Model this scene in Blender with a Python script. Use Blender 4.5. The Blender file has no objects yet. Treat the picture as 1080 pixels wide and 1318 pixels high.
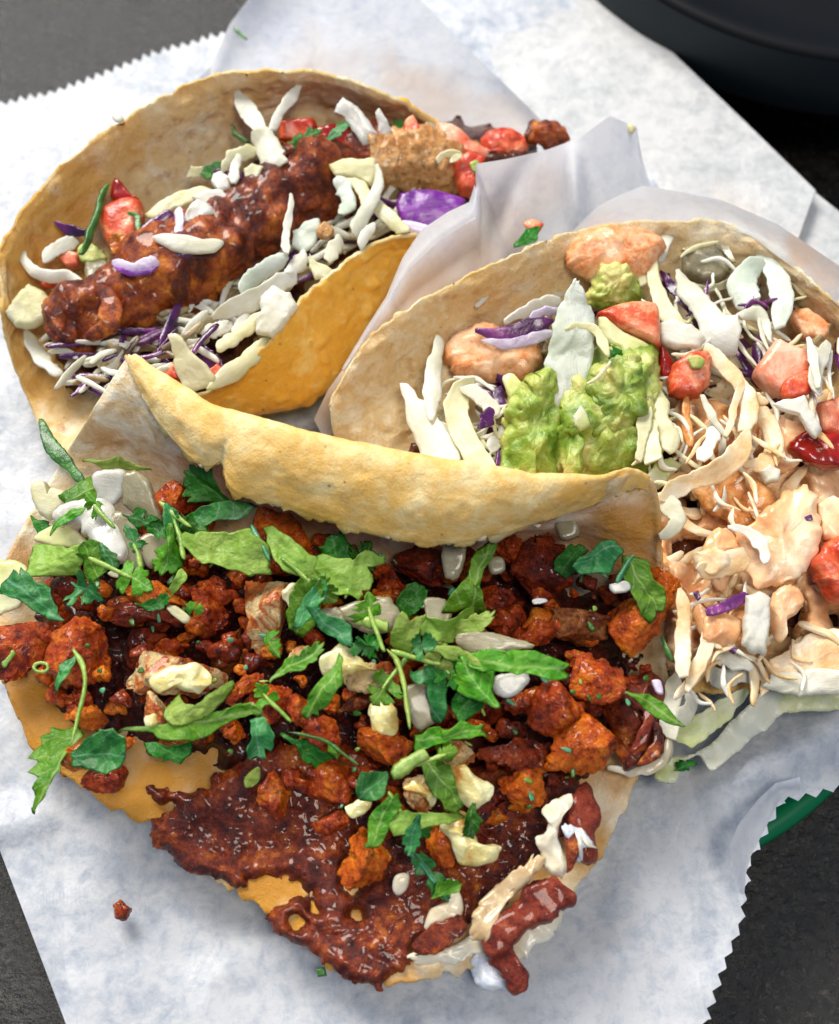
import bpy, math, random
import numpy as np
from mathutils import Vector
R = math.radians
rng = random.Random(7)
S = 0.01                                   # the scene is measured in centimetres
scn = bpy.context.scene

# ------------------------------------------------------------------ camera
CAM_D, PITCH, VFOV = 29.0, R(62), R(43.3)
TARGET = np.array([0.0, 0.0, 2.0])
FWD = np.array([0, math.cos(PITCH), -math.sin(PITCH)])
UP = np.array([0, math.sin(PITCH), math.cos(PITCH)])
RIGHT = np.array([1.0, 0, 0])
CAM = TARGET - FWD * CAM_D
TV = math.tan(VFOV / 2)
cd = bpy.data.cameras.new('camera')
cam = bpy.data.objects.new('camera', cd)
scn.collection.objects.link(cam)
cam.location = Vector(CAM * S)
cam.rotation_euler = (R(90) - PITCH, 0, 0)
cd.sensor_fit = 'VERTICAL'
cd.angle = VFOV
cd.clip_start, cd.clip_end = 0.01, 20
cd.dof.use_dof = True
cd.dof.focus_distance = 0.272
cd.dof.aperture_fstop = 9.0
scn.camera = cam

# ------------------------------------------------------------------ light: a room with one big window behind the food
w = bpy.data.worlds.new('World'); scn.world = w; w.use_nodes = True
bg = w.node_tree.nodes['Background']
bg.inputs[0].default_value = (0.46, 0.65, 1.0, 1); bg.inputs[1].default_value = 0.36

def area(name, loc, target, size, power, col):
    l = bpy.data.lights.new(name, 'AREA'); l.shape = 'RECTANGLE'; l.size, l.size_y = size
    l.energy = power; l.color = col
    o = bpy.data.objects.new(name, l); scn.collection.objects.link(o)
    o.location = loc
    o.rotation_euler = (Vector(target) - Vector(loc)).to_track_quat('-Z', 'Y').to_euler()
area('window_light', (-0.67, 1.15, 1.38), (0, 0, 0.02), (0.96, 0.8), 62.0, (1.0, 0.955, 0.88))
area('front_fill_light', (0.22, -0.38, 1.2), (0, 0, 0.02), (0.35, 0.35), 7.5, (1.0, 0.92, 0.80))  # added warm fill from the viewer's side, stands for no real fixture
vs = scn.view_settings
scn.display_settings.display_device = 'sRGB'
vs.view_transform = 'Standard'; vs.look = 'None'; vs.exposure = 0; vs.gamma = 1
cy = scn.cycles
try:
    cy.use_denoising = True
    cy.max_bounces = 8; cy.diffuse_bounces = 3; cy.glossy_bounces = 3; cy.transmission_bounces = 4
    cy.caustics_reflective = False; cy.caustics_refractive = False
except Exception:
    pass

# ------------------------------------------------------------------ maths helpers
def ray(px, py):
    px = np.asarray(px, float); py = np.asarray(py, float)
    nx = (px - 540) / 659 * TV; ny = (659 - py) / 659 * TV
    return FWD + nx[..., None] * RIGHT + ny[..., None] * UP
def P(px, py, z):                          # point at height z seen at that place of the photograph
    r = ray(px, py)
    t = (np.asarray(z, float) - CAM[2]) / r[..., 2]
    return CAM + r * t[..., None]
def on_plane(px, py, c, a, b):             # ray meets the plane z = cz + a dx + b dy
    r = ray(px, py)
    num = c[2] - CAM[2] + a * (CAM[0] - c[0]) + b * (CAM[1] - c[1])
    den = r[..., 2] - a * r[..., 0] - b * r[..., 1]
    return CAM + r * (num / den)[..., None]
def px2cm(n, p):
    return n * float(np.dot(p - CAM, FWD)) * TV / 659
def cr(pts, n, closed=False):              # Catmull-Rom, n samples
    p = np.asarray(pts, float); k = len(p)
    if closed:
        t = np.arange(n) / n * k; i = np.floor(t).astype(int); f = (t - i)[:, None]
        g = lambda j: p[(i + j) % k]
    else:
        t = np.linspace(0, k - 1, n); i = np.minimum(np.floor(t).astype(int), k - 2); f = (t - i)[:, None]
        q = np.vstack([2 * p[0] - p[1], p, 2 * p[-1] - p[-2]])
        g = lambda j: q[i + j + 1]
    a, b, c, d = g(-1), g(0), g(1), g(2)
    return 0.5 * (2 * b + (c - a) * f + (2 * a - 5 * b + 4 * c - d) * f**2 + (3 * b - a - 3 * c + d) * f**3)
def lin_closed(pts, n):                    # resample a polygon keeping its corners sharp
    p = np.asarray(pts, float); q = np.vstack([p, p[:1]])
    L = np.r_[0, np.cumsum(np.linalg.norm(np.diff(q, axis=0), axis=1))]
    t = np.linspace(0, L[-1], n, endpoint=False)
    return np.stack([np.interp(t, L, q[:, k]) for k in range(p.shape[1])], 1)
def resample(pts, n):                      # open polyline by arc length
    p = np.asarray(pts, float)
    L = np.r_[0, np.cumsum(np.linalg.norm(np.diff(p[:, :2], axis=0), axis=1))]
    t = np.linspace(0, L[-1], n)
    return np.stack([np.interp(t, L, p[:, k]) for k in range(p.shape[1])], 1)
def hsh(i, j, k, s):
    h = (i * 374761393 + j * 668265263 + k * 2147483647 + s * 1274126177) & 0xffffffff
    h = ((h ^ (h >> 13)) * 1274126177) & 0xffffffff
    h = ((h ^ (h >> 16)) * 2246822519) & 0xffffffff
    return ((h ^ (h >> 15)) & 0xffff) / 32767.5 - 1
def noise(p, s=0):
    p = np.asarray(p, float); i = np.floor(p).astype(np.int64); f = p - i
    u = f * f * f * (f * (f * 6 - 15) + 10); r = 0
    for dx in (0, 1):
        for dy in (0, 1):
            for dz in (0, 1):
                wgt = (u[:, 0] if dx else 1 - u[:, 0]) * (u[:, 1] if dy else 1 - u[:, 1]) * (u[:, 2] if dz else 1 - u[:, 2])
                r = r + wgt * hsh(i[:, 0] + dx, i[:, 1] + dy, i[:, 2] + dz, s)
    return r
def fbm(p, s=0, o=3, gain=0.5):
    r = 0; a = 1; p = np.asarray(p, float)
    for k in range(o):
        r = r + a * noise(p, s + 17 * k); p = p * 2.03 + 3.1; a *= gain
    return r
def unit(v):
    return v / np.maximum(np.linalg.norm(v, axis=-1, keepdims=True), 1e-9)

# ------------------------------------------------------------------ scene helpers
def tag(o, label=None, cat=None, group=None, kind=None):
    if label: o['label'] = label
    if cat: o['category'] = cat
    if group: o['group'] = group
    if kind: o['kind'] = kind
    return o
def empty(name, loc, label, cat, group=None):
    o = bpy.data.objects.new(name, None); scn.collection.objects.link(o)
    o.empty_display_size = 0.01
    o.location = Vector(np.asarray(loc) * S)
    return tag(o, label, cat, group)
def mk(name, v, faces, mats, parent=None, mi=None, uv=None, attr=None, smooth=True):
    v = np.asarray(v, float); c = v.mean(0)
    me = bpy.data.meshes.new(name)
    me.from_pydata(((v - c) * S).tolist(), [], faces)
    for m in (mats if isinstance(mats, (list, tuple)) else [mats]):
        me.materials.append(m)
    if mi is not None: me.polygons.foreach_set('material_index', np.asarray(mi, np.int32))
    if smooth: me.polygons.foreach_set('use_smooth', np.ones(len(me.polygons), bool))
    if uv is not None:
        lay = me.uv_layers.new(name='UVMap')
        idx = np.empty(len(me.loops), np.int32); me.loops.foreach_get('vertex_index', idx)
        lay.data.foreach_set('uv', np.asarray(uv, np.float32)[idx].ravel())
    if attr is not None:
        for an, av in attr.items():
            a = me.attributes.new(an, 'FLOAT', 'POINT'); a.data.foreach_set('value', np.asarray(av, np.float32))
    me.update()
    o = bpy.data.objects.new(name, me); scn.collection.objects.link(o)
    loc = c * S
    if parent is not None:
        o.parent = parent; loc = loc - np.array(parent.location)
    o.location = Vector(loc)
    return o
def grid_faces(n, m, off=0, closed_m=False, flip=False):
    f = []
    for i in range(n - 1):
        for j in range(m if closed_m else m - 1):
            a = off + i * m + j; b = off + i * m + (j + 1) % m
            q = (a, b, b + m, a + m)
            f.append(q[::-1] if flip else q)
    return f

# ------------------------------------------------------------------ shape builders (all return verts, faces, uv)
def pillow(outline, z, slope=(0, 0.3), thick=0.6, M=64, K=9, boxy=2.5, amp=0.06, freq=1.6, sharp=False,
           seed=None, axis=None, bend=(0, 0), cup=0.0, center=None, edge=0.0):
    seed = rng.randrange(10**6) if seed is None else seed
    pts = lin_closed(outline, M) if sharp else cr(outline, M, True)
    c = np.asarray(center if center is not None else pts.mean(0), float)
    if edge:
        eq = np.c_[pts * 0.12, np.full(len(pts), seed % 991)]
        pts = c + (pts - c) * (1 + edge * fbm(eq, seed, 3, 0.6))[:, None]
    cw = P(c[0], c[1], z); a, b = slope
    nrm = unit(np.array([-a, -b, 1.0]))
    rs = np.sin(np.linspace(0, 1, K + 1)[1:] * math.pi / 2) if thick > 0.15 else np.linspace(0, 1, K + 1)[1:]
    px = c + (pts[None] - c) * rs[:, None, None]
    if axis is None:
        axis = (outline[0], outline[len(outline) // 2])
    a0 = np.asarray(axis[0], float); ad = np.asarray(axis[1], float) - a0; al = max(np.linalg.norm(ad), 1e-6)
    def uvof(q):
        d = q - a0
        return np.stack([(d @ ad) / al**2, (d @ np.array([-ad[1], ad[0]])) / al**2], -1)
    ring = on_plane(px[..., 0], px[..., 1], cw, a, b)
    h = thick / 2 * np.sqrt(np.maximum(0, 1 - rs ** boxy))
    uvr = uvof(px.reshape(-1, 2)); uvc = uvof(c[None])
    top = ring + nrm * h[:, None, None]; bot = ring[:-1] - nrm * h[:-1, None, None]
    v = np.vstack([cw[None] + nrm * thick / 2, top.reshape(-1, 3), cw[None] - nrm * thick / 2, bot.reshape(-1, 3)])
    uv = np.vstack([uvc, uvr, uvc, uvr[:(K - 1) * M]])
    L = px2cm(al, cw)
    u_, v_ = uv[:, 0] - 0.5, uv[:, 1]
    v = v + nrm * ((bend[0] * u_**2 + bend[1] * u_ + cup * v_**2) * L)[:, None]
    if amp:
        q = v * freq / 1.0 + seed % 997
        d = np.stack([fbm(q, seed), fbm(q + 11.3, seed + 5), fbm(q + 23.7, seed + 9)], 1)
        edge = np.ones(len(v))
        v = v + d * amp * edge[:, None]
    f = []
    o1, o2 = 1, 1 + K * M; o3 = o2 + 1
    for j in range(M):
        k = (j + 1) % M
        f.append((0, o1 + k, o1 + j)); f.append((o2, o3 + j, o3 + k))
        f.append((o1 + (K - 2) * M + j, o1 + (K - 2) * M + k, o1 + (K - 1) * M + k, o1 + (K - 1) * M + j))
        f.append((o3 + (K - 2) * M + k, o3 + (K - 2) * M + j, o1 + (K - 1) * M + j, o1 + (K - 1) * M + k))
    f += grid_faces(K - 1, M, o1, True); f += grid_faces(K - 1, M, o3, True, True)
    return v, f, uv
def ribbon(path, width, thick=0.09, n=40, curl=0.0, twist=(0, 0), taper=(0.5, 0.5), amp=0.03, freq=2.0, boxy=5,
           seed=None, K=16, z=None):
    seed = rng.randrange(10**6) if seed is None else seed
    p = np.asarray([(q[0], q[1], q[2] if len(q) > 2 else z) for q in path], float)
    wpts = P(p[:, 0], p[:, 1], p[:, 2])
    c = cr(wpts, n) if len(wpts) > 2 else wpts[0] + (wpts[1] - wpts[0]) * np.linspace(0, 1, n)[:, None]
    T = unit(np.gradient(c, axis=0)); V = unit(CAM - c)
    W = unit(np.cross(T, V)); N = unit(np.cross(W, T))
    t = np.linspace(0, 1, n)
    wd = np.interp(t, np.linspace(0, 1, len(np.atleast_1d(width))), np.atleast_1d(width)).astype(float)
    e0 = np.clip(t / 0.14, 0, 1); e1 = np.clip((1 - t) / 0.14, 0, 1)
    tp = (taper[0] + (1 - taper[0]) * np.sin(e0 * math.pi / 2)) * (taper[1] + (1 - taper[1]) * np.sin(e1 * math.pi / 2))
    wd = wd * (1.1 + 0.22 * noise(np.c_[t * n * 0.16, t * 0, t * 0 + seed % 773], seed) + 0.08 * noise(np.c_[t * n * 0.5, t * 0, t * 0 + seed % 773], seed + 1))
    wd = np.array([px2cm(a, b) for a, b in zip(wd, c)]) / 2 * tp
    cut = (hsh(np.array([seed]), np.array([1]), np.array([2]), 3)[0], hsh(np.array([seed]), np.array([4]), np.array([2]), 3)[0])
    th = thick / 2 * np.minimum(1, tp + 0.2)
    ang = np.interp(t, [0, 1], [R(twist[0]), R(twist[1])])
    W2 = W * np.cos(ang)[:, None] + N * np.sin(ang)[:, None]; N2 = np.cross(T, W2) * -1
    N2 = np.where((N2 * N).sum(1, keepdims=True) < 0, -N2, N2)
    ph = np.arange(K) / K * 2 * math.pi
    cx = np.sign(np.cos(ph)) * np.abs(np.cos(ph)) ** (2 / boxy); sx = np.sign(np.sin(ph)) * np.abs(np.sin(ph)) ** (2 / boxy)
    v = c[:, None] + W2[:, None] * (wd[:, None] * cx)[..., None] + N2[:, None] * (th[:, None] * sx - curl * wd[:, None] * cx**2)[..., None]
    skew = (np.clip(1 - t / 0.25, 0, 1) * cut[0] + np.clip(1 - (1 - t) / 0.25, 0, 1) * cut[1]) * wd * 0.7
    v = v + T[:, None] * (skew[:, None] * cx[None])[..., None]
    uv = np.stack(np.broadcast_arrays(t[:, None], cx[None] * 0.2), -1).reshape(-1, 2)
    v = v.reshape(-1, 3)
    if amp:
        q = v * freq + seed % 997
        v = v + np.stack([fbm(q, seed), fbm(q + 11.3, seed + 5), fbm(q + 23.7, seed + 9)], 1) * amp
    f = grid_faces(n, K, 0, True)
    f.append(tuple(range(K))[::-1]); f.append(tuple((n - 1) * K + j for j in range(K)))
    return v, f, uv
def tube(path, radii, n=120, K=64, amp=0.15, freq=1.2, flat=1.0, seed=3, o=4):
    p = np.asarray(path, float); w_ = P(p[:, 0], p[:, 1], p[:, 2])
    c = cr(w_, n); T = unit(np.gradient(c, axis=0)); V = unit(CAM - c); W = unit(np.cross(T, V)); N = unit(np.cross(W, T))
    t = np.linspace(0, 1, n)
    r = np.interp(t, np.linspace(0, 1, len(radii)), radii)
    r = np.array([px2cm(a, b) for a, b in zip(r, c)])
    r = r * np.sqrt(np.clip(t / 0.06, 0.0004, 1) * np.clip((1 - t) / 0.06, 0.0004, 1))
    ph = np.arange(K) / K * 2 * math.pi
    v = c[:, None] + r[:, None, None] * (W[:, None] * np.cos(ph)[None, :, None] + N[:, None] * np.sin(ph)[None, :, None] * flat)
    nn = (W[:, None] * np.cos(ph)[None, :, None] + N[:, None] * np.sin(ph)[None, :, None]).reshape(-1, 3)
    v = v.reshape(-1, 3)
    v = v + nn * (fbm(v * freq, seed, o) * amp)[:, None]
    f = grid_faces(n, K, 0, True); f.append(tuple(range(K))[::-1]); f.append(tuple((n - 1) * K + j for j in range(K)))
    return v, f, None
def inside(q, poly):
    x, y = q[:, 0], q[:, 1]; r = np.zeros(len(q), bool); n = len(poly)
    for i in range(n):
        x0, y0 = poly[i]; x1, y1 = poly[(i + 1) % n]
        if y0 == y1: continue
        m = ((y0 > y) != (y1 > y)) & (x < (x1 - x0) * (y - y0) / (y1 - y0) + x0); r ^= m
    return r
def nearest(q, poly):
    best = np.full(len(q), 1e9); bp = q.copy(); n = len(poly)
    for i in range(n):
        a = poly[i]; d = poly[(i + 1) % n] - a; L = d @ d
        if L == 0: continue
        t = np.clip(((q - a) @ d) / L, 0, 1); s = a + t[:, None] * d; e = np.linalg.norm(q - s, axis=1)
        m = e < best; best[m] = e[m]; bp[m] = s[m]
    return best, bp
def patch(outline, zf, step=4.0, thick=0.08, jag=3.0, jfreq=0.06, holes=(), seed=1, edge_drop=0.0, edge_w=14, M=260):
    poly = cr(outline, M, True)
    if jag:
        q = np.c_[poly * jfreq, np.zeros(len(poly))]
        poly = poly + np.stack([fbm(q, seed, 4), fbm(q + 7.7, seed + 3, 4)], 1) * jag
    x0, y0 = poly.min(0) - step; x1, y1 = poly.max(0) + step
    nx = int((x1 - x0) / step) + 1; ny = int((y1 - y0) / step) + 1
    g = np.stack(np.meshgrid(x0 + np.arange(nx) * step, y0 + np.arange(ny) * step), -1).reshape(-1, 2)
    ok = inside(g, poly)
    d, bp = nearest(g, poly)
    g2 = g.copy(); near = d < step * 0.75
    g2[near] = bp[near]; ok |= near
    for h in holes:
        hp = cr(h, 60, True)
        hp = hp + np.stack([fbm(np.c_[hp * 0.1, hp[:, 0] * 0], seed), fbm(np.c_[hp * 0.1 + 5, hp[:, 0] * 0], seed)], 1) * 3
        ih = inside(g, hp); dh, bh = nearest(g, hp); nh = dh < step * 0.75
        g2[nh] = bh[nh]; ok &= ~ih | nh; d = np.minimum(d, dh)
    ids = -np.ones(nx * ny, int); ii = np.nonzero(ok)[0]
    f = []; used = np.zeros(nx * ny, bool)
    okg = ok.reshape(ny, nx)
    for j in range(ny - 1):
        for i in range(nx - 1):
            if okg[j, i] and okg[j, i + 1] and okg[j + 1, i] and okg[j + 1, i + 1]:
                a = j * nx + i; f.append((a, a + nx, a + nx + 1, a + 1)); used[[a, a + nx, a + nx + 1, a + 1]] = True
    ii = np.nonzero(used)[0]; ids[ii] = np.arange(len(ii)); n = len(ii)
    G = g2[ii]; z = zf(G[:, 0], G[:, 1]) - edge_drop * (1 - np.clip(d[ii] / edge_w, 0, 1)) ** 2
    tp = P(G[:, 0], G[:, 1], z)
    edge = {}
    fl = [tuple(int(ids[a]) for a in q) for q in f]
    for q in fl:
        for a, b in zip(q, q[1:] + q[:1]):
            if (b, a) in edge: del edge[(b, a)]
            else: edge[(a, b)] = 1
    v = np.vstack([tp, tp - np.array([0, 0, thick])])
    f2 = fl + [tuple(a + n for a in q[::-1]) for q in fl] + [(b, a, a + n, b + n) for a, b in edge]
    return v, f2, None
def sheet(T, B, n=200, m=80, zigT=None, zigB=None, zadd=None, wr=0.06, wf=0.35, seed=5, tT=None, tB=None):
    # a ruled sheet between two polylines of (px, py, z)
    a = resample(T, n); b = resample(B, n)
    def zig(e, o, spec):
        period, amp, t0, t1 = spec
        d = unit(e[:, :2] - o[:, :2]); L = np.r_[0, np.cumsum(np.linalg.norm(np.diff(e[:, :2], axis=0), axis=1))]
        k = np.floor(L / period).astype(int)
        tri = np.abs((L / period) % 1 - 0.5) * 2 * (0.75 + 0.5 * (hsh(k, k * 0, k * 0, 3) + 1) / 2)
        msk = (np.linspace(0, 1, n) >= t0) & (np.linspace(0, 1, n) <= t1)
        tg = unit(np.gradient(e[:, :2], axis=0)); nn = np.stack([-tg[:, 1], tg[:, 0]], 1)
        nn = np.where(((nn * d).sum(1, keepdims=True)) < 0, -nn, nn)
        return nn * (tri * amp * msk)[:, None]
    s = np.linspace(0, 1, m)
    g = a[None] * (1 - s)[:, None, None] + b[None] * s[:, None, None]
    if zigT: g[0, :, :2] += zig(a, b, zigT)
    if zigB: g[-1, :, :2] += zig(b, a, zigB)
    x, y, z = g[..., 0].copy(), g[..., 1].copy(), g[..., 2].copy()
    if zadd is not None: z = z + zadd(x, y, s[:, None], np.linspace(0, 1, n)[None])
    q = np.stack([x, y, x * 0], -1).reshape(-1, 3) / 57 * wf
    wn = (1 - 2 * np.abs(fbm(q, seed, 2))) * wr + fbm(q * 3, seed + 4, 3) * wr * 0.35
    z = z + wn.reshape(z.shape)
    v = P(x.ravel(), y.ravel(), z.ravel())
    return v, grid_faces(m, n, flip=True), np.stack([x.ravel(), y.ravel()], 1)
def shell(cols, thick=0.19, n=180, m=120, amp=0.05, freq=1.0, ragged=0.06, seed=2, blister=1.0):
    # tortilla from columns of (px,py,z) points, smooth in both directions, with real thickness
    A = np.array([P(np.array([q[0] for q in c]), np.array([q[1] for q in c]), np.array([q[2] for q in c])) for c in cols])
    k, r = A.shape[:2]
    g = np.stack([cr(A[:, j], n) for j in range(r)], 1)                # n, r, 3
    g = np.stack([cr(g[i], m) for i in range(n)], 0)                   # n, m, 3
    # ragged rim
    for side in (0, -1):
        e = g[:, side]; inn = g[:, 3 if side == 0 else -4]
        g[:, side] = e + unit(e - inn) * (fbm(e * 4, seed + 8, 4) * ragged)[:, None]
    nr = unit(np.cross(np.gradient(g, axis=0), np.gradient(g, axis=1)))
    q = g.reshape(-1, 3)
    bl = np.clip(noise(q * 2.3, seed + 40) - 0.25, 0, 1) * 0.16 + np.clip(noise(q * 4.6, seed + 41) - 0.3, 0, 1) * 0.09 + fbm(q * 7, seed + 42, 2) * 0.012
    g = g + nr * (fbm(q * freq, seed, 4) * amp + bl * blister).reshape(n, m)[..., None]
    e = np.minimum(np.minimum(np.arange(n), np.arange(n)[::-1])[:, None] / 5, np.minimum(np.arange(m), np.arange(m)[::-1])[None] / 5)
    th = thick * np.sqrt(np.clip(e, 0.25, 1))
    v = np.vstack([(g + nr * th[..., None] / 2).reshape(-1, 3), (g - nr * th[..., None] / 2).reshape(-1, 3)])
    f1 = grid_faces(n, m); f2 = grid_faces(n, m, n * m, flip=True); N = n * m; f3 = []
    for i in range(n - 1):
        f3.append((i * m, (i + 1) * m, (i + 1) * m + N, i * m + N)); f3.append((i * m + m - 1 + N, (i + 1) * m + m - 1 + N, (i + 1) * m + m - 1, i * m + m - 1))
    for j in range(m - 1):
        f3.append((j + N, j + 1 + N, j + 1, j)); a = (n - 1) * m; f3.append((a + j, a + j + 1, a + j + 1 + N, a + j + N))
    return v, f1 + f2 + f3, [0] * len(f1) + [1] * len(f2) + [2] * len(f3)

# ------------------------------------------------------------------ materials
def hexc(h):
    h = h.lstrip('#'); c = [int(h[i:i + 2], 16) / 255 for i in (0, 2, 4)]
    return tuple((x / 12.92 if x <= 0.04045 else ((x + 0.055) / 1.055) ** 2.4) for x in c) + (1,)
class NT:
    def __init__(s, name):
        s.m = bpy.data.materials.new(name); s.m.use_nodes = True; s.t = s.m.node_tree
        s.b = s.t.nodes['Principled BSDF']; s.out = s.t.nodes['Material Output']
        tc = s.n('ShaderNodeTexCoord'); oi = s.n('ShaderNodeObjectInfo')
        mp = s.n('ShaderNodeVectorMath', operation='MULTIPLY_ADD')
        s.l(tc.outputs['Object'], mp.inputs[0]); mp.inputs[1].default_value = (100, 100, 100)
        cb = s.n('ShaderNodeMath', operation='MULTIPLY'); s.l(oi.outputs['Random'], cb.inputs[0]); cb.inputs[1].default_value = 57
        s.l(cb.outputs[0], mp.inputs[2]); s.co = mp.outputs[0]; s.rand = oi.outputs['Random']
    def n(s, t, **k):
        x = s.t.nodes.new(t)
        for a, b in k.items(): setattr(x, a, b)
        return x
    def l(s, a, b): s.t.links.new(a, b)
    def setin(s, node, i, v):
        if hasattr(v, 'is_linked'): s.l(v, node.inputs[i])
        else: node.inputs[i].default_value = v
    def noise(s, scale, detail=4, rough=0.55, dist=0.0, vec=None):
        x = s.n('ShaderNodeTexNoise'); s.l(vec or s.co, x.inputs['Vector'])
        x.inputs['Scale'].default_value = scale; x.inputs['Detail'].default_value = detail
        x.inputs['Roughness'].default_value = rough; x.inputs['Distortion'].default_value = dist
        return x.outputs['Fac']
    def voro(s, scale, feature='F1'):
        x = s.n('ShaderNodeTexVoronoi', feature=feature); s.l(s.co, x.inputs['Vector']); x.inputs['Scale'].default_value = scale
        return x.outputs['Distance']
    def ramp(s, fac, stops):
        x = s.n('ShaderNodeValToRGB'); e = x.color_ramp.elements
        while len(e) < len(stops): e.new(0.5)
        for k, (p_, c) in enumerate(stops):
            e[k].position = p_; e[k].color = hexc(c) if isinstance(c, str) else ((c, c, c, 1) if isinstance(c, (int, float)) else c)
        s.l(fac, x.inputs[0]); return x.outputs[0]
    def mix(s, fac, a, b, mode='MIX'):
        x = s.n('ShaderNodeMix', data_type='RGBA', blend_type=mode)
        s.setin(x, 0, fac); s.setin(x, 6, hexc(a) if isinstance(a, str) else a); s.setin(x, 7, hexc(b) if isinstance(b, str) else b)
        return x.outputs[2]
    def math(s, op, a, b=0.0):
        x = s.n('ShaderNodeMath', operation=op); s.setin(x, 0, a); s.setin(x, 1, b); return x.outputs[0]
    def attr(s, name):
        x = s.n('ShaderNodeAttribute', attribute_name=name); return x.outputs['Fac']
    def hsv(s, col, h=0.5, sat=1.0, v=1.0):
        x = s.n('ShaderNodeHueSaturation'); s.setin(x, 0, h); s.setin(x, 1, sat); s.setin(x, 2, v); s.l(col, x.inputs[4]); return x.outputs[0]
    def bump(s, h, strength=0.5, dist=0.001):
        x = s.n('ShaderNodeBump'); x.inputs['Strength'].default_value = strength; x.inputs['Distance'].default_value = dist
        s.l(h, x.inputs['Height'])
        p_ = s.b.inputs['Normal']
        if p_.is_linked: s.l(p_.links[0].from_socket, x.inputs['Normal'])
        s.l(x.outputs[0], p_)
    def fin(s, col, rough=0.5, spec=0.5, sss=0.0, rad=(1, 0.5, 0.25), sscale=0.003, coat=0.0, coat_r=0.15, trans=0.0):
        if hasattr(col, 'is_linked'): s.l(col, s.b.inputs['Base Color'])
        else: s.b.inputs['Base Color'].default_value = hexc(col) if isinstance(col, str) else col
        s.setin(s.b, 'Roughness', rough); s.b.inputs['Specular IOR Level'].default_value = spec
        if sss:
            s.b.inputs['Subsurface Weight'].default_value = sss; s.b.inputs['Subsurface Radius'].default_value = rad
            s.b.inputs['Subsurface Scale'].default_value = sscale
        s.b.inputs['Coat Weight'].default_value = coat; s.b.inputs['Coat Roughness'].default_value = coat_r
        if trans:
            tl = s.n('ShaderNodeBsdfTranslucent'); mx = s.n('ShaderNodeMixShader'); mx.inputs[0].default_value = trans
            if hasattr(col, 'is_linked'): s.l(col, tl.inputs[0])
            else: tl.inputs[0].default_value = hexc(col) if isinstance(col, str) else col
            s.l(s.b.outputs[0], mx.inputs[1]); s.l(tl.outputs[0], mx.inputs[2]); s.l(mx.outputs[0], s.out.inputs[0])
        return s.m
def m_meat(name, stops, cream=None, rough=(0.22, 0.5), fine=9, big=1.5, bs=0.9, dark=0.6, coat=0.28, char=0.0, cut=0.56):
    k = NT(name); n1 = k.noise(big, 7, 0.68, 0.8); n2 = k.noise(fine, 5, 0.7)
    f = k.math('ADD', k.math('MULTIPLY', n1, 0.62), k.math('MULTIPLY', n2, 0.38))
    f = k.math('ADD', f, k.math('MULTIPLY', k.math('SUBTRACT', k.rand, 0.5), 0.05))
    c = k.ramp(f, stops)
    ch = k.ramp(k.noise(0.85, 5, 0.65, 0.8), [(cut, 0.0), (cut + 0.09, 1.0)])
    if char: c = k.mix(k.math('MULTIPLY', ch, char), c, k.mix(n2, '#1c0501', '#5c1c06'))
    if cream:
        c = k.mix(k.ramp(k.noise(0.9, 6, 0.65, 1.2), [(cream[0], 0.0), (cream[0] + 0.07, 1.0)]), c, k.mix(n2, cream[1], cream[2]))
    sp = k.ramp(k.noise(6.5, 4, 0.6), [(0.58, 0.0), (0.66, 1.0)])
    c = k.mix(k.math('MULTIPLY', sp, dark), c, '#240702')
    k.bump(k.noise(3.6, 6, 0.7, 0.4), bs, 0.0016); k.bump(k.noise(26, 4, 0.7), bs * 0.75, 0.0005)
    r = k.ramp(k.noise(3.2, 4), [(0.38, rough[0]), (0.62, rough[1] + 0.12)])
    return k.fin(c, r, 0.28, 0.05, (1, 0.25, 0.1), 0.002, coat=coat * 1.1, coat_r=0.06)
def m_leaf(name, dark, light, vein='#c8dc8a', sheen=0.0):
    k = NT(name)
    uv = k.n('ShaderNodeUVMap'); sep = k.n('ShaderNodeSeparateXYZ'); k.l(uv.outputs[0], sep.inputs[0])
    u, v = sep.outputs[0], k.math('ABSOLUTE', sep.outputs[1])
    wob = k.math('MULTIPLY', k.noise(3, 2), 0.10)
    mid = k.ramp(k.math('ADD', v, k.math('MULTIPLY', wob, 0.2)), [(0.012, 1.0), (0.03, 0.0)])
    br = k.math('FRACT', k.math('MULTIPLY', k.math('ADD', k.math('SUBTRACT', u, k.math('MULTIPLY', v, 1.1)), wob), 5.0))
    brl = k.ramp(k.math('ABSOLUTE', k.math('SUBTRACT', br, 0.5)), [(0.02, 1.0), (0.07, 0.0)])
    vn = k.math('MAXIMUM', mid, k.math('MULTIPLY', brl, 0.55))
    c = k.mix(k.ramp(k.noise(1.6, 4, 0.6), [(0.3, 0.0), (0.7, 1.0)]), dark, light)
    c = k.hsv(c, k.math('ADD', 0.485, k.math('MULTIPLY', k.rand, 0.035)), 1.0, k.math('ADD', 0.8, k.math('MULTIPLY', k.rand, 0.4)))
    c = k.mix(k.math('MULTIPLY', vn, 0.45), c, vein)
    k.bump(vn, -0.6, 0.0005); k.bump(k.noise(7, 4), 0.6, 0.0007); k.bump(k.noise(2.2, 3), 0.5, 0.002)
    return k.fin(c, 0.42, 0.4, coat=sheen * 0.35, coat_r=0.3, trans=0.36)
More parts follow.
